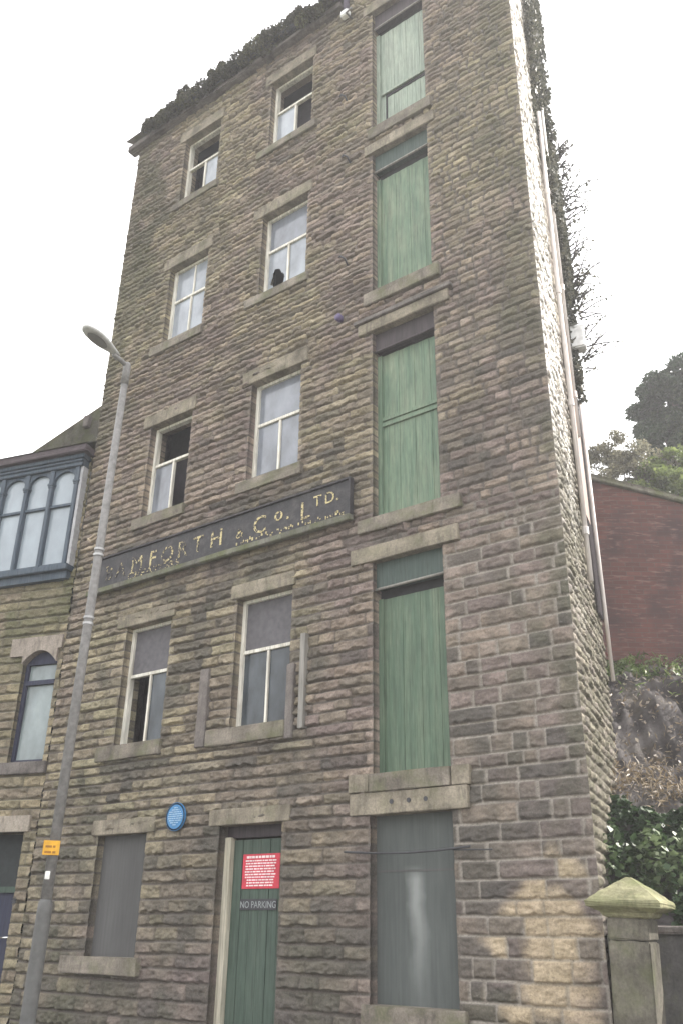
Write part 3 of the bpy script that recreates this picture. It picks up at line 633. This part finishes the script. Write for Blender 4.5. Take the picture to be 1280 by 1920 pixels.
# bay window
bay = hbox(0.06, 4.5, 0.0, 0.20, 6.93, 7.03).build('bay_window', BLUEGREY, house, bevel=0.01)
b = hbox(0.06, 4.5, 0.0, 0.20, 8.86, 9.0); b.box(HF, 0.03, 4.5, 0.0, 0.23, 9.0, 9.08); b.box(HF, 0.06, 4.5, 0.0, 0.23, 8.93, 8.96); b.build('cornice', BLUEGREY, bay, bevel=0.01)
hbox(0.10, 4.5, 0.0, 0.12, 6.80, 6.93).build('apron', BLUEGREY, bay)
hbox(0.06, 0.115, -0.1, 0.15, 7.03, 8.86).build('jamb', mat_plain('pale_jamb', (0.33, 0.33, 0.34), 0.7), bay)
pos = [0.165+0.525*k for k in range(9)]
for k, s in enumerate(pos):
    p = hbox(s-0.038, s+0.038, 0.06, 0.17, 7.03, 8.58).build('post', BLUEGREY, bay, bevel=0.008)
    b = hbox(s-0.062, s+0.062, 0.05, 0.19, 8.56, 8.61); b.box(HF, s-0.05, s+0.05, 0.05, 0.18, 8.52, 8.56); b.box(HF, s-0.05, s+0.05, 0.06, 0.175, 8.61, 8.86)
    b.build('capital', BLUEGREY, p, bevel=0.008)
    if k < len(pos)-1:
        a, c = s+0.038, pos[k+1]-0.038; mid, hw = (a+c)/2, (c-a)/2
        b = MB(); n = 14
        for i in range(n):
            t0, t1 = math.pi*i/n, math.pi*(i+1)/n
            q = [(mid-hw*math.cos(t0), 8.60+0.215*math.sin(t0)), (mid-hw*math.cos(t1), 8.60+0.215*math.sin(t1)), (mid-hw*math.cos(t1), 8.865), (mid-hw*math.cos(t0), 8.865)]
            b.prism(HF, q, 0.075, 0.145)
        b.build('arch', BLUEGREY, bay)
        hbox(a, c, 0.08, 0.14, 8.135, 8.18).build('transom', BLUEGREY, bay); hbox(a, c, 0.08, 0.15, 7.03, 7.07).build('bottom_rail', BLUEGREY, bay)
        hbox(a, c, 0.088, 0.094, 7.04, 8.85).build('pane', BAYGLASS, bay)
hbox(0.1, 4.5, -0.6, -0.5, 6.9, 9.1).build('bay_back', DARK, bay)
# eaves and hipped stone-slate roof that runs up to the mill wall
hbox(-0.05, 4.7, -0.1, 0.31, 9.08, 9.21).build('eaves', mat_plain('eaves_wood', (0.075, 0.06, 0.065), 0.8), house, bevel=0.01, cuts=4, rough=0.006)
bm = bmesh.new()
quad(bm, HF.p(4.8, 0.33, 9.215), HF.p(-0.02, 0.33, 9.215), HF.p(-0.02, 0.05, 9.40), HF.p(4.8, 0.05, 9.40))
quad(bm, HF.p(1.40, 0.05, 9.38), HF.p(-0.03, 0.05, 9.38), HF.p(-0.03, -0.05, 10.22), HF.p(0.03, -0.06, 10.22))
quad(bm, HF.p(4.8, 0.05, 9.40), HF.p(-0.02, 0.05, 9.40), HF.p(-0.02, -4.3, 9.45), HF.p(4.8, -4.3, 9.45))
bmesh.ops.solidify(bm, geom=bm.faces[:], thickness=0.05)
me = bpy.data.meshes.new('roof'); bm.to_mesh(me); bm.free(); link('roof', me, SLATE, house)
MB().box(HF, 0.17, 0.28, -0.02, 0.10, 9.72, 9.95).build('chimney_block', GREYSTONE, house, bevel=0.01)
# arched sash window
s0, s1, z0, z1 = WIN
b = MB(); N = 14; mid, hw = (s0+s1)/2, (s1-s0)/2
for i in range(N):
    t0, t1 = i/N, (i+1)/N
    za, zb = [5.42+0.20*(1-(2*t-1)**2) for t in (t0, t1)]
    b.prism(HF, [(s0+(s1-s0)*t0, za), (s0+(s1-s0)*t1, zb), (s0+(s1-s0)*t1, 5.63), (s0+(s1-s0)*t0, 5.63)], -0.2, 0.06)
b.box(HF, 0.03, 1.02, -0.1, 0.06, 5.63, 5.85); b.box(HF, s1, 1.02, -0.1, 0.06, 5.55, 5.63)
aw = MB().box(HF, s0, s0+0.06, -0.14, -0.07, z0, 5.5).box(HF, s1-0.06, s1, -0.14, -0.07, z0, 5.5).box(HF, s0, s1, -0.14, -0.07, z0, z0+0.06).box(HF, s0+0.06, s1-0.06, -0.13, -0.06, 5.09, 5.16).box(HF, s0+0.06, s1-0.06, -0.14, -0.07, 5.42, 5.63).build('arched_window', NAVY, house)
b.build('lintel', mat_stone('pinkish_lintel', (0.30, 0.26, 0.225), 0.2), aw)
hbox(s0+0.05, s1-0.05, -0.125, -0.118, z0+0.05, 5.58).build('pane', mat_glass('curtained_glass', (0.20, 0.235, 0.235), 0.1, 0.35), aw)
hbox(-0.0, 0.88, -0.1, 0.07, 3.69, 3.87).build('sill', GREYSTONE, aw, bevel=0.01)
# house door
s0, s1, z0, z1 = HDOOR
hd = hbox(s0+0.12, s1, -0.30, -0.25, z0, 2.05).build('house_door', NAVY, house, bevel=0.005)
b = hbox(s0, s0+0.12, -0.32, -0.2, z0, z1); b.box(HF, s0+0.12, s1, -0.32, -0.2, 2.05, 2.13); b.build('frame', GREENDARK, hd)
hbox(s0+0.12, s1, -0.29, -0.28, 2.13, z1).build('fanlight', mat_plain('shaded_fanlight', (0.03, 0.035, 0.036), 0.5, 0.15), hd)  # near-black panel paints in the shade of the door recess
MB().tube([HF.p(0.37, -0.2, 1.46), HF.p(0.52, -0.19, 1.455)], 0.014, 8).build('handle', mat_plain('chrome', (0.75, 0.75, 0.75), 0.2, 0.5, 0.9, 0.05), hd, smooth=True)
hbox(0.12, 1.4, -0.15, 0.065, 2.86, 3.09).build('lintel', mat_stone('door_lintel_stone', (0.33, 0.29, 0.245), 0.15), hd, bevel=0.008)
k_ = MB()
for t in range(7):
    q = t*math.pi*2/7; k_.tube([HF.p(0.155, 0.07, 1.93), HF.p(0.155+0.05*math.cos(q), 0.09, 1.93+0.06*math.sin(q))], [0.016, 0.004], 6)
k_.build('wall_ornament', IRON, house)

# ================================================================== LAMP COLUMN
lx, ly = -1.055, -3.335
lamp = empty('street_lamp', (lx, ly, 0), 'grey steel lamp column with a single short arm on the pavement before the mill', 'street lamp')
def P(dx, dy, z): return (lx+dx+0.006*z, ly+dy+0.008*z, z)
MB().tube([P(0, 0, 0), P(0, 0, 0.05), P(0, 0, 1.70), P(0, 0, 1.78), P(0, 0, 1.81)], [0.066, 0.064, 0.062, 0.060, 0.047], 20).build('base_sleeve', SLEEVE, lamp, smooth=True)
MB().tube([P(0, 0, 1.79), P(0, 0, 4.23), P(0, 0, 7.0)], [0.047, 0.044, 0.037], 18).build('column', GALV, lamp, smooth=True)
b = MB()
STRAP = mat_plain('bright_strap', (0.36, 0.36, 0.36), 0.45, 0.4, 0.3)
for z in (4.22, 4.28, 4.93, 4.99): MB().tube([P(0, 0, z), P(0, 0, z+0.022)], 0.051, 16).build('strap', STRAP, lamp)
b = MB().tube([P(-0.02, -0.03, 5.13), P(-0.10, -0.04, 5.10), P(-0.15, -0.04, 5.14)], 0.016, 7); b.tube([P(-0.06, -0.03, 5.17), P(-0.12, -0.05, 5.13)], 0.012, 7)
b.build('bracket', mat_plain('rusty_bracket', (0.33, 0.27, 0.20), 0.7), lamp)
MB().tube([P(0, 0, 6.95), P(0, 0, 7.20), P(0, 0, 7.235)], [0.043, 0.041, 0.027], 16).build('collar', GALV, lamp, smooth=True)
MB().tube([P(0, 0.0, 7.19), P(0.0, -0.08, 7.215), P(0, -0.2, 7.235)], 0.026, 12).build('arm', GALV, lamp, smooth=True)
# head: a flattened shell, narrow at the arm and broad towards the street
bm = bmesh.new(); rings = []
prof = [(0.13, 0.030, 0.028), (0.20, 0.045, 0.045), (0.28, 0.070, 0.055), (0.38, 0.098, 0.062), (0.50, 0.108, 0.060), (0.60, 0.098, 0.052), (0.67, 0.070, 0.040), (0.705, 0.03, 0.022)]
for (y, hw_, hh) in prof:
    ring = []
    for k in range(18):
        t = 2*math.pi*k/18; x = hw_*math.cos(t); z = hh*math.sin(t); z = z if z > 0 else z*0.45
        ring.append(bm.verts.new(P(x*0.92, -0.03-y*0.84, 7.235+0.16*y+z)))
    rings.append(ring)
for a, c in zip(rings, rings[1:]):
    for k in range(18): bm.faces.new((a[k], a[(k+1) % 18], c[(k+1) % 18], c[k]))
bm.faces.new(rings[0]); bm.faces.new(rings[-1])
bmesh.ops.recalc_face_normals(bm, faces=bm.faces[:])
me = bpy.data.meshes.new('lamp_head'); bm.to_mesh(me); bm.free()
me.polygons.foreach_set('use_smooth', [True]*len(me.polygons))
lh = link('lamp_head', me, mat_plain('lamp_shell', (0.42, 0.42, 0.41), 0.5, 0.4, 0.0, 0.2, 18), lamp)
b = MB(); b.prism(Frame(P(0, 0, 0), (1, 0, 0), (0, 0, 1)), [], 0, 0) if False else None
bm = bmesh.new(); n = 24; c0 = bm.verts.new(P(0, -0.43, 7.235+0.16*0.47-0.034)); rg = [bm.verts.new(P(0.069*math.cos(2*math.pi*k/n), -0.43-0.126*math.sin(2*math.pi*k/n), 7.235+0.16*(0.47+0.15*math.sin(2*math.pi*k/n))-0.029)) for k in range(n)]
for k in range(n): bm.faces.new((c0, rg[k], rg[(k+1) % n]))
me = bpy.data.meshes.new('lens'); bm.to_mesh(me); bm.free(); link('lens', me, mat_glass('lamp_lens', (0.22, 0.22, 0.215), 0.25), lh)
# plate strapped to the column, turned towards the road
pf = np.array([0.805, -0.593]); LFm = Frame(P(0, 0, 0)[:2]+(0,), (-pf[1], pf[0], 0), (pf[0], pf[1], 0))
yp = empty('column_plate', P(0.02, -0.05, 2.14), 'small orange yellow plate with dark marks strapped to the lamp column', 'sign')
MB().box(LFm, -0.068, 0.068, 0.062, 0.070, 2.155, 2.272).build('plate', mat_plain('plate_orange', (0.62, 0.33, 0.03), 0.5), yp, bevel=0.003)
b = MB(); dashes(b, LFm, 2, -0.055, 0.055, 2.232, 0.045, 0.018, 0.0705, 12); b.build('marks', mat_plain('plate_brown', (0.28, 0.13, 0.02), 0.6), yp)
st = MB().box(LFm, -0.02, 0.02, 0.042, 0.052, 1.965, 2.03).build('white_patch', mat_plain('patch_white', (0.7, 0.7, 0.66), 0.6), None, None, P(0, -0.06, 1.95), bevel=0.003)  # small flat white piece on the front of the column
tag(st, 'small white sticker on the lamp column just below the orange plate', 'patch')

# ================================================================== GATE PIER, LOW WALL
pr = RAD(6.7); px_, py_ = 2.715, -0.68
ctr = np.array([px_, py_]) + 0.165*np.array([math.cos(pr), math.sin(pr)]) + 0.165*np.array([-math.sin(pr), math.cos(pr)])
PFm = Frame((ctr[0], ctr[1], 0), (math.cos(pr), math.sin(pr), 0), (math.sin(pr), -math.cos(pr), 0))
pier = empty('gate_pier', (ctr[0], ctr[1], 0), 'square stone gate pier with a mossy pyramid cap beside the mill corner', 'gate pier')
h = 0.165
b = MB().box(PFm, -h, h, -h, h, 0.0, 1.565); b.box(PFm, -h-0.008, h+0.008, -h-0.008, h+0.008, 0.0, 0.5); b.build('shaft', PIERSTONE, pier, bevel=0.012, cuts=5, rough=0.003)
MB().box(PFm, -h, h, -h, h, 1.572, 1.735).build('neck', PIERSTONE, pier, bevel=0.010, cuts=2, rough=0.003)
def ring4(bm, r, z, dx=0): return [bm.verts.new(PFm.p(a*r+dx, c*r, z)) for a, c in ((-1, -1), (1, -1), (1, 1), (-1, 1))]
bm = bmesh.new(); rs_ = [ring4(bm, r, z) for r, z in ((0.16, 1.735), (0.19, 1.745), (0.205, 1.775), (0.245, 1.79), (0.295, 1.815), (0.300, 1.850), (0.285, 1.868), (0.18, 1.945), (0.02, 2.045))]
bm.faces.new(rs_[0]); bm.faces.new(rs_[-1])
for a, c in zip(rs_, rs_[1:]):
    for k in range(4): bm.faces.new((a[k], a[(k+1) % 4], c[(k+1) % 4], c[k]))
bmesh.ops.recalc_face_normals(bm, faces=bm.faces[:])
bmesh.ops.subdivide_edges(bm, edges=bm.edges[:], cuts=3, use_grid_fill=True)
for v in bm.verts: v.co += Vector([random.uniform(-.003, .003) for _ in range(3)])
me = bpy.data.meshes.new('cap'); bm.to_mesh(me); bm.free(); link('cap', me, CAPSTONE, pier)
pier.rotation_euler = (0, RAD(2.0), 0)
LWf = Frame((3.0, 0.05, 0), (0.985, 0.17, 0), (0.17, -0.985, 0))
lw = MB().box(LWf, -0.5, 5.0, -0.35, 0.0, -0.1, 1.62).build('retaining_wall', mat_stone('dark_render', (0.075, 0.072, 0.07), 0.4, 0.3), None, None, (3.0, 0.05, 0), bevel=0.02, cuts=6, rough=0.006)
tag(lw, 'low dark grey retaining wall running right from behind the gate pier', 'wall')
MB().box(LWf, -0.45, 5, -0.3, 0.03, 1.62, 1.68).build('coping', GREYSTONE, lw, bevel=0.015, cuts=6, rough=0.006)

# ================================================================== BANK
dirD = np.array([math.sin(RAD(-20)), math.cos(RAD(-20))]); dirE = np.array([math.cos(RAD(-20)), -math.sin(RAD(-20))]); CP = np.array([5.8022, -8.3801])
PR = np.array([(8.6, -0.4), (8.78, -0.4), (8.95, 1.4), (9.1, 1.62), (9.6, 2.05), (10.3, 2.75), (10.9, 3.2), (11.3, 3.45), (11.9, 4.1), (12.5, 4.75), (13.0, 5.05), (14.0, 5.35), (18, 6.6), (30, 8.5), (70, 12)])
def bankz(d, e):
    z = np.interp(d, PR[:, 0], PR[:, 1])
    rid = 1-np.abs(fbm(d*1.6+e*0.5, e*1.3, 88, 4)-0.5)*2
    z = z + (0.22*(rid**3-0.5) + 0.28*(np.abs(fbm(d*3.5, e*4.5+d, 89, 4)-0.5)*2-0.2))*sstep(10.9, 11.6, d)*sstep(13.1, 12.4, d)
    return z + 0.55*(fbm(d*0.9+3, e*0.9, 81, 4)-0.5)*sstep(8.7, 10, d) + 0.22*(fbm(d*4, e*4, 85, 3)-0.5)*sstep(9, 10.5, d)
dd = np.concatenate([np.arange(8.75, 14, 0.035), np.arange(14, 70, 0.8)]); ee = np.concatenate([np.arange(-0.75, 3.5, 0.035), np.arange(3.5, 60, 1.2)])
Dg, Eg = np.meshgrid(dd, ee); Zg = bankz(Dg, Eg)
Eg2 = np.maximum(Eg, np.where(Dg < 9.35, 0.1, -0.28)); Zg = bankz(Dg, Eg2)
V = np.stack([CP[0]+dirD[0]*Dg+dirE[0]*Eg2, CP[1]+dirD[1]*Dg+dirE[1]*Eg2, Zg], -1).reshape(-1, 3)
I = np.arange(Dg.size).reshape(Dg.shape); q = np.stack([I[:-1, :-1], I[:-1, 1:], I[1:, 1:], I[1:, :-1]], -1).reshape(-1, 4)
m = M('bank_soil_and_rock')
c = m.ramp(m.noise(2.2, 6), [(0.3, (0.04, 0.037, 0.036)), (0.5, (0.11, 0.10, 0.10)), (0.7, (0.24, 0.222, 0.215))])
c = m.mix(m.ramp(m.noise(1.3, 4), [(0.58, (0, 0, 0)), (0.7, (0.7, 0.7, 0.7))]), c, (0.085, 0.07, 0.045)); m.col(c).rough(0.95, 0.1).bump(m.noise(18, 7, rough=0.8), 0.09, 1.0)
o = link('bank', np_mesh('bank', V, q, None, True), m.m); tag(o, kind='structure')
def bank_pt(d, e, dz=0.0):
    d = np.asarray(d, float); e = np.asarray(e, float); z = bankz(d, e)+dz
    return np.stack([CP[0]+dirD[0]*d+dirE[0]*e, CP[1]+dirD[1]*d+dirE[1]*e, z], -1)

# ---- leaves
def leaf_mesh(name, pts, size, seed=0, aspect=0.65, flat=0.0, shade=None):
    """many small pointed leaves (two triangles bent along the midrib as one quad)"""
    r = np.random.RandomState(seed); n = len(pts)
    nrm = r.normal(size=(n, 3)); nrm[:, 2] = np.abs(nrm[:, 2])+flat; nrm /= np.linalg.norm(nrm, axis=1, keepdims=True)
    t = np.cross(nrm, r.normal(size=(n, 3))); t /= np.linalg.norm(t, axis=1, keepdims=True); bb = np.cross(nrm, t)
    s = (size if np.isscalar(size) else np.asarray(size)[:, None])*r.uniform(0.6, 1.35, (n, 1))
    a = pts - t*s*0.5; c = pts + t*s*0.5; m1 = pts + bb*s*aspect*0.5 + nrm*s*0.12; m2 = pts - bb*s*aspect*0.5 + nrm*s*0.12
    V = np.stack([a, m1, c, m2], 1).reshape(-1, 3); Fc = np.arange(4*n).reshape(-1, 4)
    sh = r.rand(n) if shade is None else np.clip(shade + r.uniform(-0.3, 0.3, n), 0, 1)
    col = np.repeat(sh, 4)[:, None]*np.ones((1, 3))
    return np_mesh(name, V, Fc, col)
def clump(centres, radii, per, seed, shell=0.55):
    r = np.random.RandomState(seed); out_ = []; sh = []
    for c_, rad_, p_ in zip(centres, radii, per):
        v = r.normal(size=(p_, 3)); v /= np.linalg.norm(v, axis=1, keepdims=True)
        q_ = v*(shell+(1-shell)*r.rand(p_, 1)**0.5)*np.array(rad_)*r.uniform(0.8, 1.12, (p_, 1))
        out_.append(np.array(c_)+q_); sh.append(np.full(p_, r.uniform(0.25, 0.75)))
    return np.concatenate(out_), np.concatenate(sh)
IVY = mat_leaf('ivy_leaf', (0.022, 0.045, 0.018), (0.05, 0.085, 0.035), (0.13, 0.17, 0.085)); WALLIVY = mat_leaf('wall_ivy_leaf', (0.03, 0.034, 0.022), (0.065, 0.066, 0.045), (0.14, 0.135, 0.10))
DRY = mat_leaf('dry_plant', (0.09, 0.065, 0.035), (0.2, 0.155, 0.10), (0.33, 0.27, 0.19))
MOSS = mat_leaf('moss', (0.035, 0.034, 0.022), (0.075, 0.072, 0.045), (0.16, 0.165, 0.08), 0.2)
r = np.random.RandomState(5)
n = 12000; d = 9.0+1.45*r.rand(n)**0.9; e = r.uniform(-0.35, 3.2, n)
lump = fbm(d*2.2, e*2.2, 91, 3); k = (lump > 0.37-0.14*(d < 10.6)) & ((d > 9.4) | (e > 0.35))
o = link('ground_ivy', leaf_mesh('ground_ivy', bank_pt(d[k], e[k], 0.02+np.maximum(0, (lump[k]-0.3))*1.25*r.rand(k.sum())), 0.085, 6, 0.8, 0.6, np.clip((lump[k]-0.3)*2, 0, 1)), IVY); tag(o, kind='stuff', label='glossy dark green ivy and bramble over the foot of the bank behind the gate pier', cat='ground ivy')
n = 3400; d = np.concatenate([r.normal(10.75, 0.2, n*4//5), r.uniform(11, 12.6, n-n*4//5)]); e = r.uniform(-0.3, 3.2, len(d))
o = link('dry_undergrowth', leaf_mesh('dry_undergrowth', bank_pt(d, e, 0.03+0.22*r.rand(len(d))**2), 0.10, 8, 0.16, 0.0), DRY); tag(o, kind='stuff', label='tangle of dead brown stalks across the middle of the rocky bank', cat='undergrowth')
n = 4200; d = r.normal(12.9, 0.3, n); e = r.uniform(-0.5, 3.4, n); k = fbm(d*2, e*2.5, 95, 3) > 0.45
n = 900; dd_ = r.uniform(11.0, 13.0, n); e_ = r.uniform(-0.3, 3.2, n)
o = link('fallen_leaves', leaf_mesh('fallen_leaves', bank_pt(dd_, e_, 0.03+0.05*r.rand(n)), 0.055, 17, 0.6, 0.4), mat_leaf('fallen_leaf', (0.12, 0.09, 0.07), (0.26, 0.22, 0.18), (0.5, 0.46, 0.40))); tag(o, kind='stuff', label='pale fallen leaves scattered over the rough grey rock below the brick wall', cat='leaves')
o = link('grass_tufts', leaf_mesh('grass_tufts', bank_pt(d[k], e[k], 0.03+0.16*r.rand(k.sum())), 0.12, 9, 0.2, 0.0), mat_leaf('grass_leaf', (0.05, 0.08, 0.02), (0.10, 0.15, 0.045), (0.22, 0.27, 0.1))); tag(o, kind='stuff', label='green weeds along the foot of the red brick wall on the bank', cat='weeds')

# ---- red brick building on the bank
BRF = Frame((CP[0]+13.25*math.sin(RAD(-19.9)), CP[1]+13.25*math.cos(RAD(-19.9)), 0), (0.80, 0.60, 0), (0.60, -0.80, 0))
m = M('red_brick')
mp = m.n('ShaderNodeMapping'); mp.inputs['Rotation'].default_value = (RAD(90), 0, 0)
sepx = m.n('ShaderNodeSeparateXYZ'); m.l(m.tc.outputs['Object'], sepx.inputs[0])
cx_ = m.n('ShaderNodeCombineXYZ'); ad = m.n('ShaderNodeMath', operation='MULTIPLY_ADD'); m.l(sepx.outputs[0], ad.inputs[0]); ad.inputs[1].default_value = 1.25; ad.inputs[2].default_value = 0.0
m.l(ad.outputs[0], cx_.inputs[0]); m.l(sepx.outputs[2], cx_.inputs[1])
br = m.n('ShaderNodeTexBrick'); m.l(cx_.outputs[0], br.inputs['Vector'])
br.inputs['Scale'].default_value = 1.0; br.inputs['Brick Width'].default_value = 0.225; br.inputs['Row Height'].default_value = 0.075; br.inputs['Mortar Size'].default_value = 0.006
br.inputs['Color1'].default_value = (0.088, 0.042, 0.038, 1); br.inputs['Color2'].default_value = (0.125, 0.055, 0.047, 1); br.inputs['Mortar'].default_value = (0.095, 0.068, 0.062, 1)
c = m.mix(m.ramp(m.noise(1.6, 5), [(0.42, (0, 0, 0)), (0.65, (0.75, 0.75, 0.75))]), br.outputs['Color'], (0.05, 0.034, 0.036))
c = m.mix(m.ramp(m.noise(5, 6, (1, 1, 4.5)), [(0.55, (0, 0, 0)), (0.70, (0.6, 0.6, 0.6))]), c, (0.19, 0.12, 0.10))
m.col(c).rough(0.9, 0.15).bump(br.outputs['Fac'], 0.006, -0.5)
bb_ = empty('brick_outbuilding', BRF.p(2.5, 0, 5.0), 'old red brick gable wall standing on the bank right of the mill', 'outbuilding')
TOPL, TOPR = 8.30, 7.75
MB().prism(BRF, [(-0.6, 4.2), (7.0, 4.2), (7.0, TOPR-1.4), (-0.6, TOPL+0.12)], -0.25, 0.0).build('wall', m.m, bb_)
MB().prism(BRF, [(-0.65, TOPL+0.10), (7.0, TOPR-1.42), (7.0, TOPR-1.31), (-0.65, TOPL+0.21)], -0.3, 0.06).build('coping', SLATE, bb_, bevel=0.01, cuts=5, rough=0.008)

# ================================================================== GUTTER MOSS, IVY ON THE SIDE WALL, TREES
cs, rd, pe = [], [], []
u = -5.55
while u < -0.62:
    t = max(0, (u+5.55)/4.9); rr_ = random.uniform(0.10, 0.19)*(0.75+0.5*math.sin(math.pi*t))
    cs.append((u, -0.24+random.uniform(-0.05, 0.03), 16.60+random.uniform(-0.06, 0.18)*(0.5+t))); rd.append((rr_*1.15, rr_*0.8, rr_)); pe.append(520); u += rr_*random.uniform(0.5, 1.25)
for k in range(12):
    u = random.uniform(-4.6, -0.7); cs.append((u, -0.24, 16.88+random.uniform(0, 0.1))); rd.append((0.08, 0.07, 0.12)); pe.append(240)
p, sh = clump(cs, rd, pe, 4, 0.5)
o = link('gutter_moss', leaf_mesh('gutter_moss', p, 0.05, 5, 0.7, 0.3, sh), MOSS); tag(o, kind='stuff', label='lumpy dark moss and weeds growing along the mill gutter', cat='moss')
# ivy: covers the far end of the sunny side wall with sprigs standing off it
r = np.random.RandomState(12)
n = 16000; z = 8.6+r.rand(n)*(TOPZ-8.0); s = SL - (0.45+0.75*sstep(10.5, 13.5, z))*r.rand(n)**1.5 - 0.02; oo = 0.03+0.16*r.rand(n)*sstep(0.3, 0.55, fbm(z*0.9, s, 101, 3))
p = SIDE.arr(s, oo, z)
bl = [(SL-0.03, 0.06, zz, 0.08+0.10*random.random()) for zz in np.arange(8.6, TOPZ+0.5, 0.22)]
p2, s2 = clump([SIDE.p(a, b_, c_) for a, b_, c_, _ in bl], [(q_, q_, 0.26) for *_, q_ in bl], [150]*len(bl), 14, 0.3)
pts3 = []; sprig = []
for k in range(80):
    z0_ = r.uniform(9.0, 13.6); base = np.array(SIDE.p(SL, 0.2, z0_)); dr = np.array([r.uniform(0.3, 1.0), r.uniform(-0.3, 0.4), r.uniform(-0.3, 0.9)]); L_ = r.uniform(0.15, 0.75)*(1 if z0_ < 12.6 else 0.5)
    tt = r.rand(int(7+L_*12))**1.3; pts3.append(base+dr*(tt*L_)[:, None]+r.normal(size=(len(tt), 3))*0.03); sprig.append((base, base+dr*L_))
p3 = np.concatenate(pts3); szs = np.concatenate([np.full(len(p)+len(p2), 0.07), np.full(len(p3), 0.048)]); p = np.concatenate([p, p2, p3])
ivyroot = empty('climbing_ivy', SIDE.p(SL, 0.1, 5.2), 'dark ivy climbing the far edge of the sunlit side wall of the mill', 'ivy')
link('foliage', leaf_mesh('foliage', p, szs, 15, 0.8, 0.0), WALLIVY, ivyroot)
b = MB()
for k in range(5):
    pp = [SIDE.p(SL-0.1-0.1*k+0.05*math.sin(z*2+k), 0.05, z) for z in np.arange(5.2, 9.5+k, 0.5)]; b.tube(pp, [0.022-0.015*i/len(pp) for i in range(len(pp))], 6)
    b.build('stem', BROWNWOOD, ivyroot); b = MB()
for p0_, p1_ in sprig: b.tube([tuple(p0_), tuple((p0_+p1_)/2+np.array([0, 0, 0.03])), tuple(p1_)], [0.012, 0.009, 0.005], 5)
o = b.build('twig', BROWNWOOD, ivyroot); tag(o, kind='stuff')

BARK = mat_stone('bark', (0.10, 0.085, 0.07), 0.4)
def pol(az, rr_, z): return (CP[0]+rr_*math.sin(RAD(az)), CP[1]+rr_*math.cos(RAD(az)), z)
def tree(name, az, rr_, zb, blobs, leaf, per, mat, label, cat, seed, trunk_r=0.16, group=None):
    rs = np.random.RandomState(seed); base = pol(az, rr_, zb)
    root = empty(name, base, label, cat, group)
    cs = [pol(a, q, z) for a, q, z, *_ in blobs]; rads = [(x, x, y) for *_, x, y in blobs]
    # each blob breaks up into smaller clumps
    c2, r2, p2 = [], [], []
    for c_, rd_ in zip(cs, rads):
        for k in range(16):
            v = rs.normal(size=3); v /= np.linalg.norm(v); f = rs.uniform(0.55, 0.98)
            c2.append(np.array(c_)+v*np.array(rd_)*f); g = rs.uniform(0.22, 0.42)*rd_[0]; r2.append((g, g, g*0.75)); p2.append(per//16)
    p, sh = clump(c2, r2, p2, seed, 0.25)
    link('crown', leaf_mesh('crown', p, leaf, seed+1, 0.6, 0.2, sh), mat, root)
    b = MB(); top = cs[0]
    b.tube([base, (base[0]*0.6+top[0]*0.4, base[1]*0.6+top[1]*0.4, base[2]*0.5+top[2]*0.5), top], [trunk_r, trunk_r*0.8, trunk_r*0.4], 9)
    for c_ in cs[1:]:
        mid_ = tuple((base[i]*0.45+top[i]*0.55) for i in range(3)); b.tube([mid_, tuple((mid_[i]+c_[i])/2+(0.15 if i == 2 else 0) for i in range(3)), c_], [trunk_r*0.5, trunk_r*0.35, trunk_r*0.15], 6)
    b.build('trunk', BARK, root, smooth=True)
tree('evergreen_tree', -12.5, 21, 7.0, [(-13.3, 21, 13.9, 1.05, 0.9), (-14.5, 21, 13.7, 0.75, 0.75), (-12.0, 21.6, 12.6, 1.1, 0.9), (-14.3, 20.7, 12.7, 0.7, 0.45), (-13.4, 21, 13.6, 0.8, 0.9), (-11.0, 21, 13.8, 1.2, 1.0), (-11.8, 21, 11.4, 0.8, 0.8)], 0.13, 12000,
     mat_leaf('evergreen_leaf', (0.014, 0.030, 0.014), (0.032, 0.062, 0.028), (0.085, 0.125, 0.055)), 'dark dense evergreen tree at the right edge above the brick wall', 'tree', 40)
tree('leafy_shrub', -14.6, 18, 6.6, [(-14.6, 18, 9.9, 0.7, 0.6), (-13.2, 18, 9.9, 0.7, 0.6), (-15.6, 18.2, 10.4, 0.55, 0.5), (-13.8, 18.6, 10.8, 0.65, 0.5)], 0.085, 3600,
     mat_leaf('bright_leaf', (0.07, 0.10, 0.025), (0.15, 0.20, 0.055), (0.28, 0.33, 0.12), 0.45), 'bright yellow green leafy shrub below the dark evergreen tree', 'shrub', 41, 0.07)
tree('twiggy_shrub', -17.4, 18, 6.6, [(-17.3, 18, 10.3, 0.75, 0.7), (-18.8, 18, 10.6, 0.6, 0.8), (-16.4, 18.3, 10.9, 0.7, 0.6), (-18.2, 18.4, 11.4, 0.5, 0.4), (-17.2, 18.4, 11.3, 0.55, 0.4)], 0.07, 2000,
     mat_leaf('grey_leaf', (0.09, 0.085, 0.05), (0.19, 0.18, 0.12), (0.33, 0.32, 0.23), 0.4), 'thin grey brown twiggy shrub behind the top of the brick wall', 'shrub', 42, 0.06)

# ================================================================== AIR VOLUME ADDED TO STAND IN FOR SKY GLARE
m = bpy.data.materials.new('veil_air'); m.use_nodes = True; t = m.node_tree; t.nodes.clear()
o_ = t.nodes.new('ShaderNodeOutputMaterial'); v_ = t.nodes.new('ShaderNodeVolumePrincipled')
v_.inputs['Color'].default_value = (0.97, 0.97, 1.0, 1); v_.inputs['Density'].default_value = 0.0027; v_.inputs['Anisotropy'].default_value = 0.35
t.links.new(v_.outputs[0], o_.inputs['Volume'])
hz = MB().box(W0, -70, 75, -95, 45, -1.2, 22.5).build('glare_veil', m); tag(hz, kind='stuff')
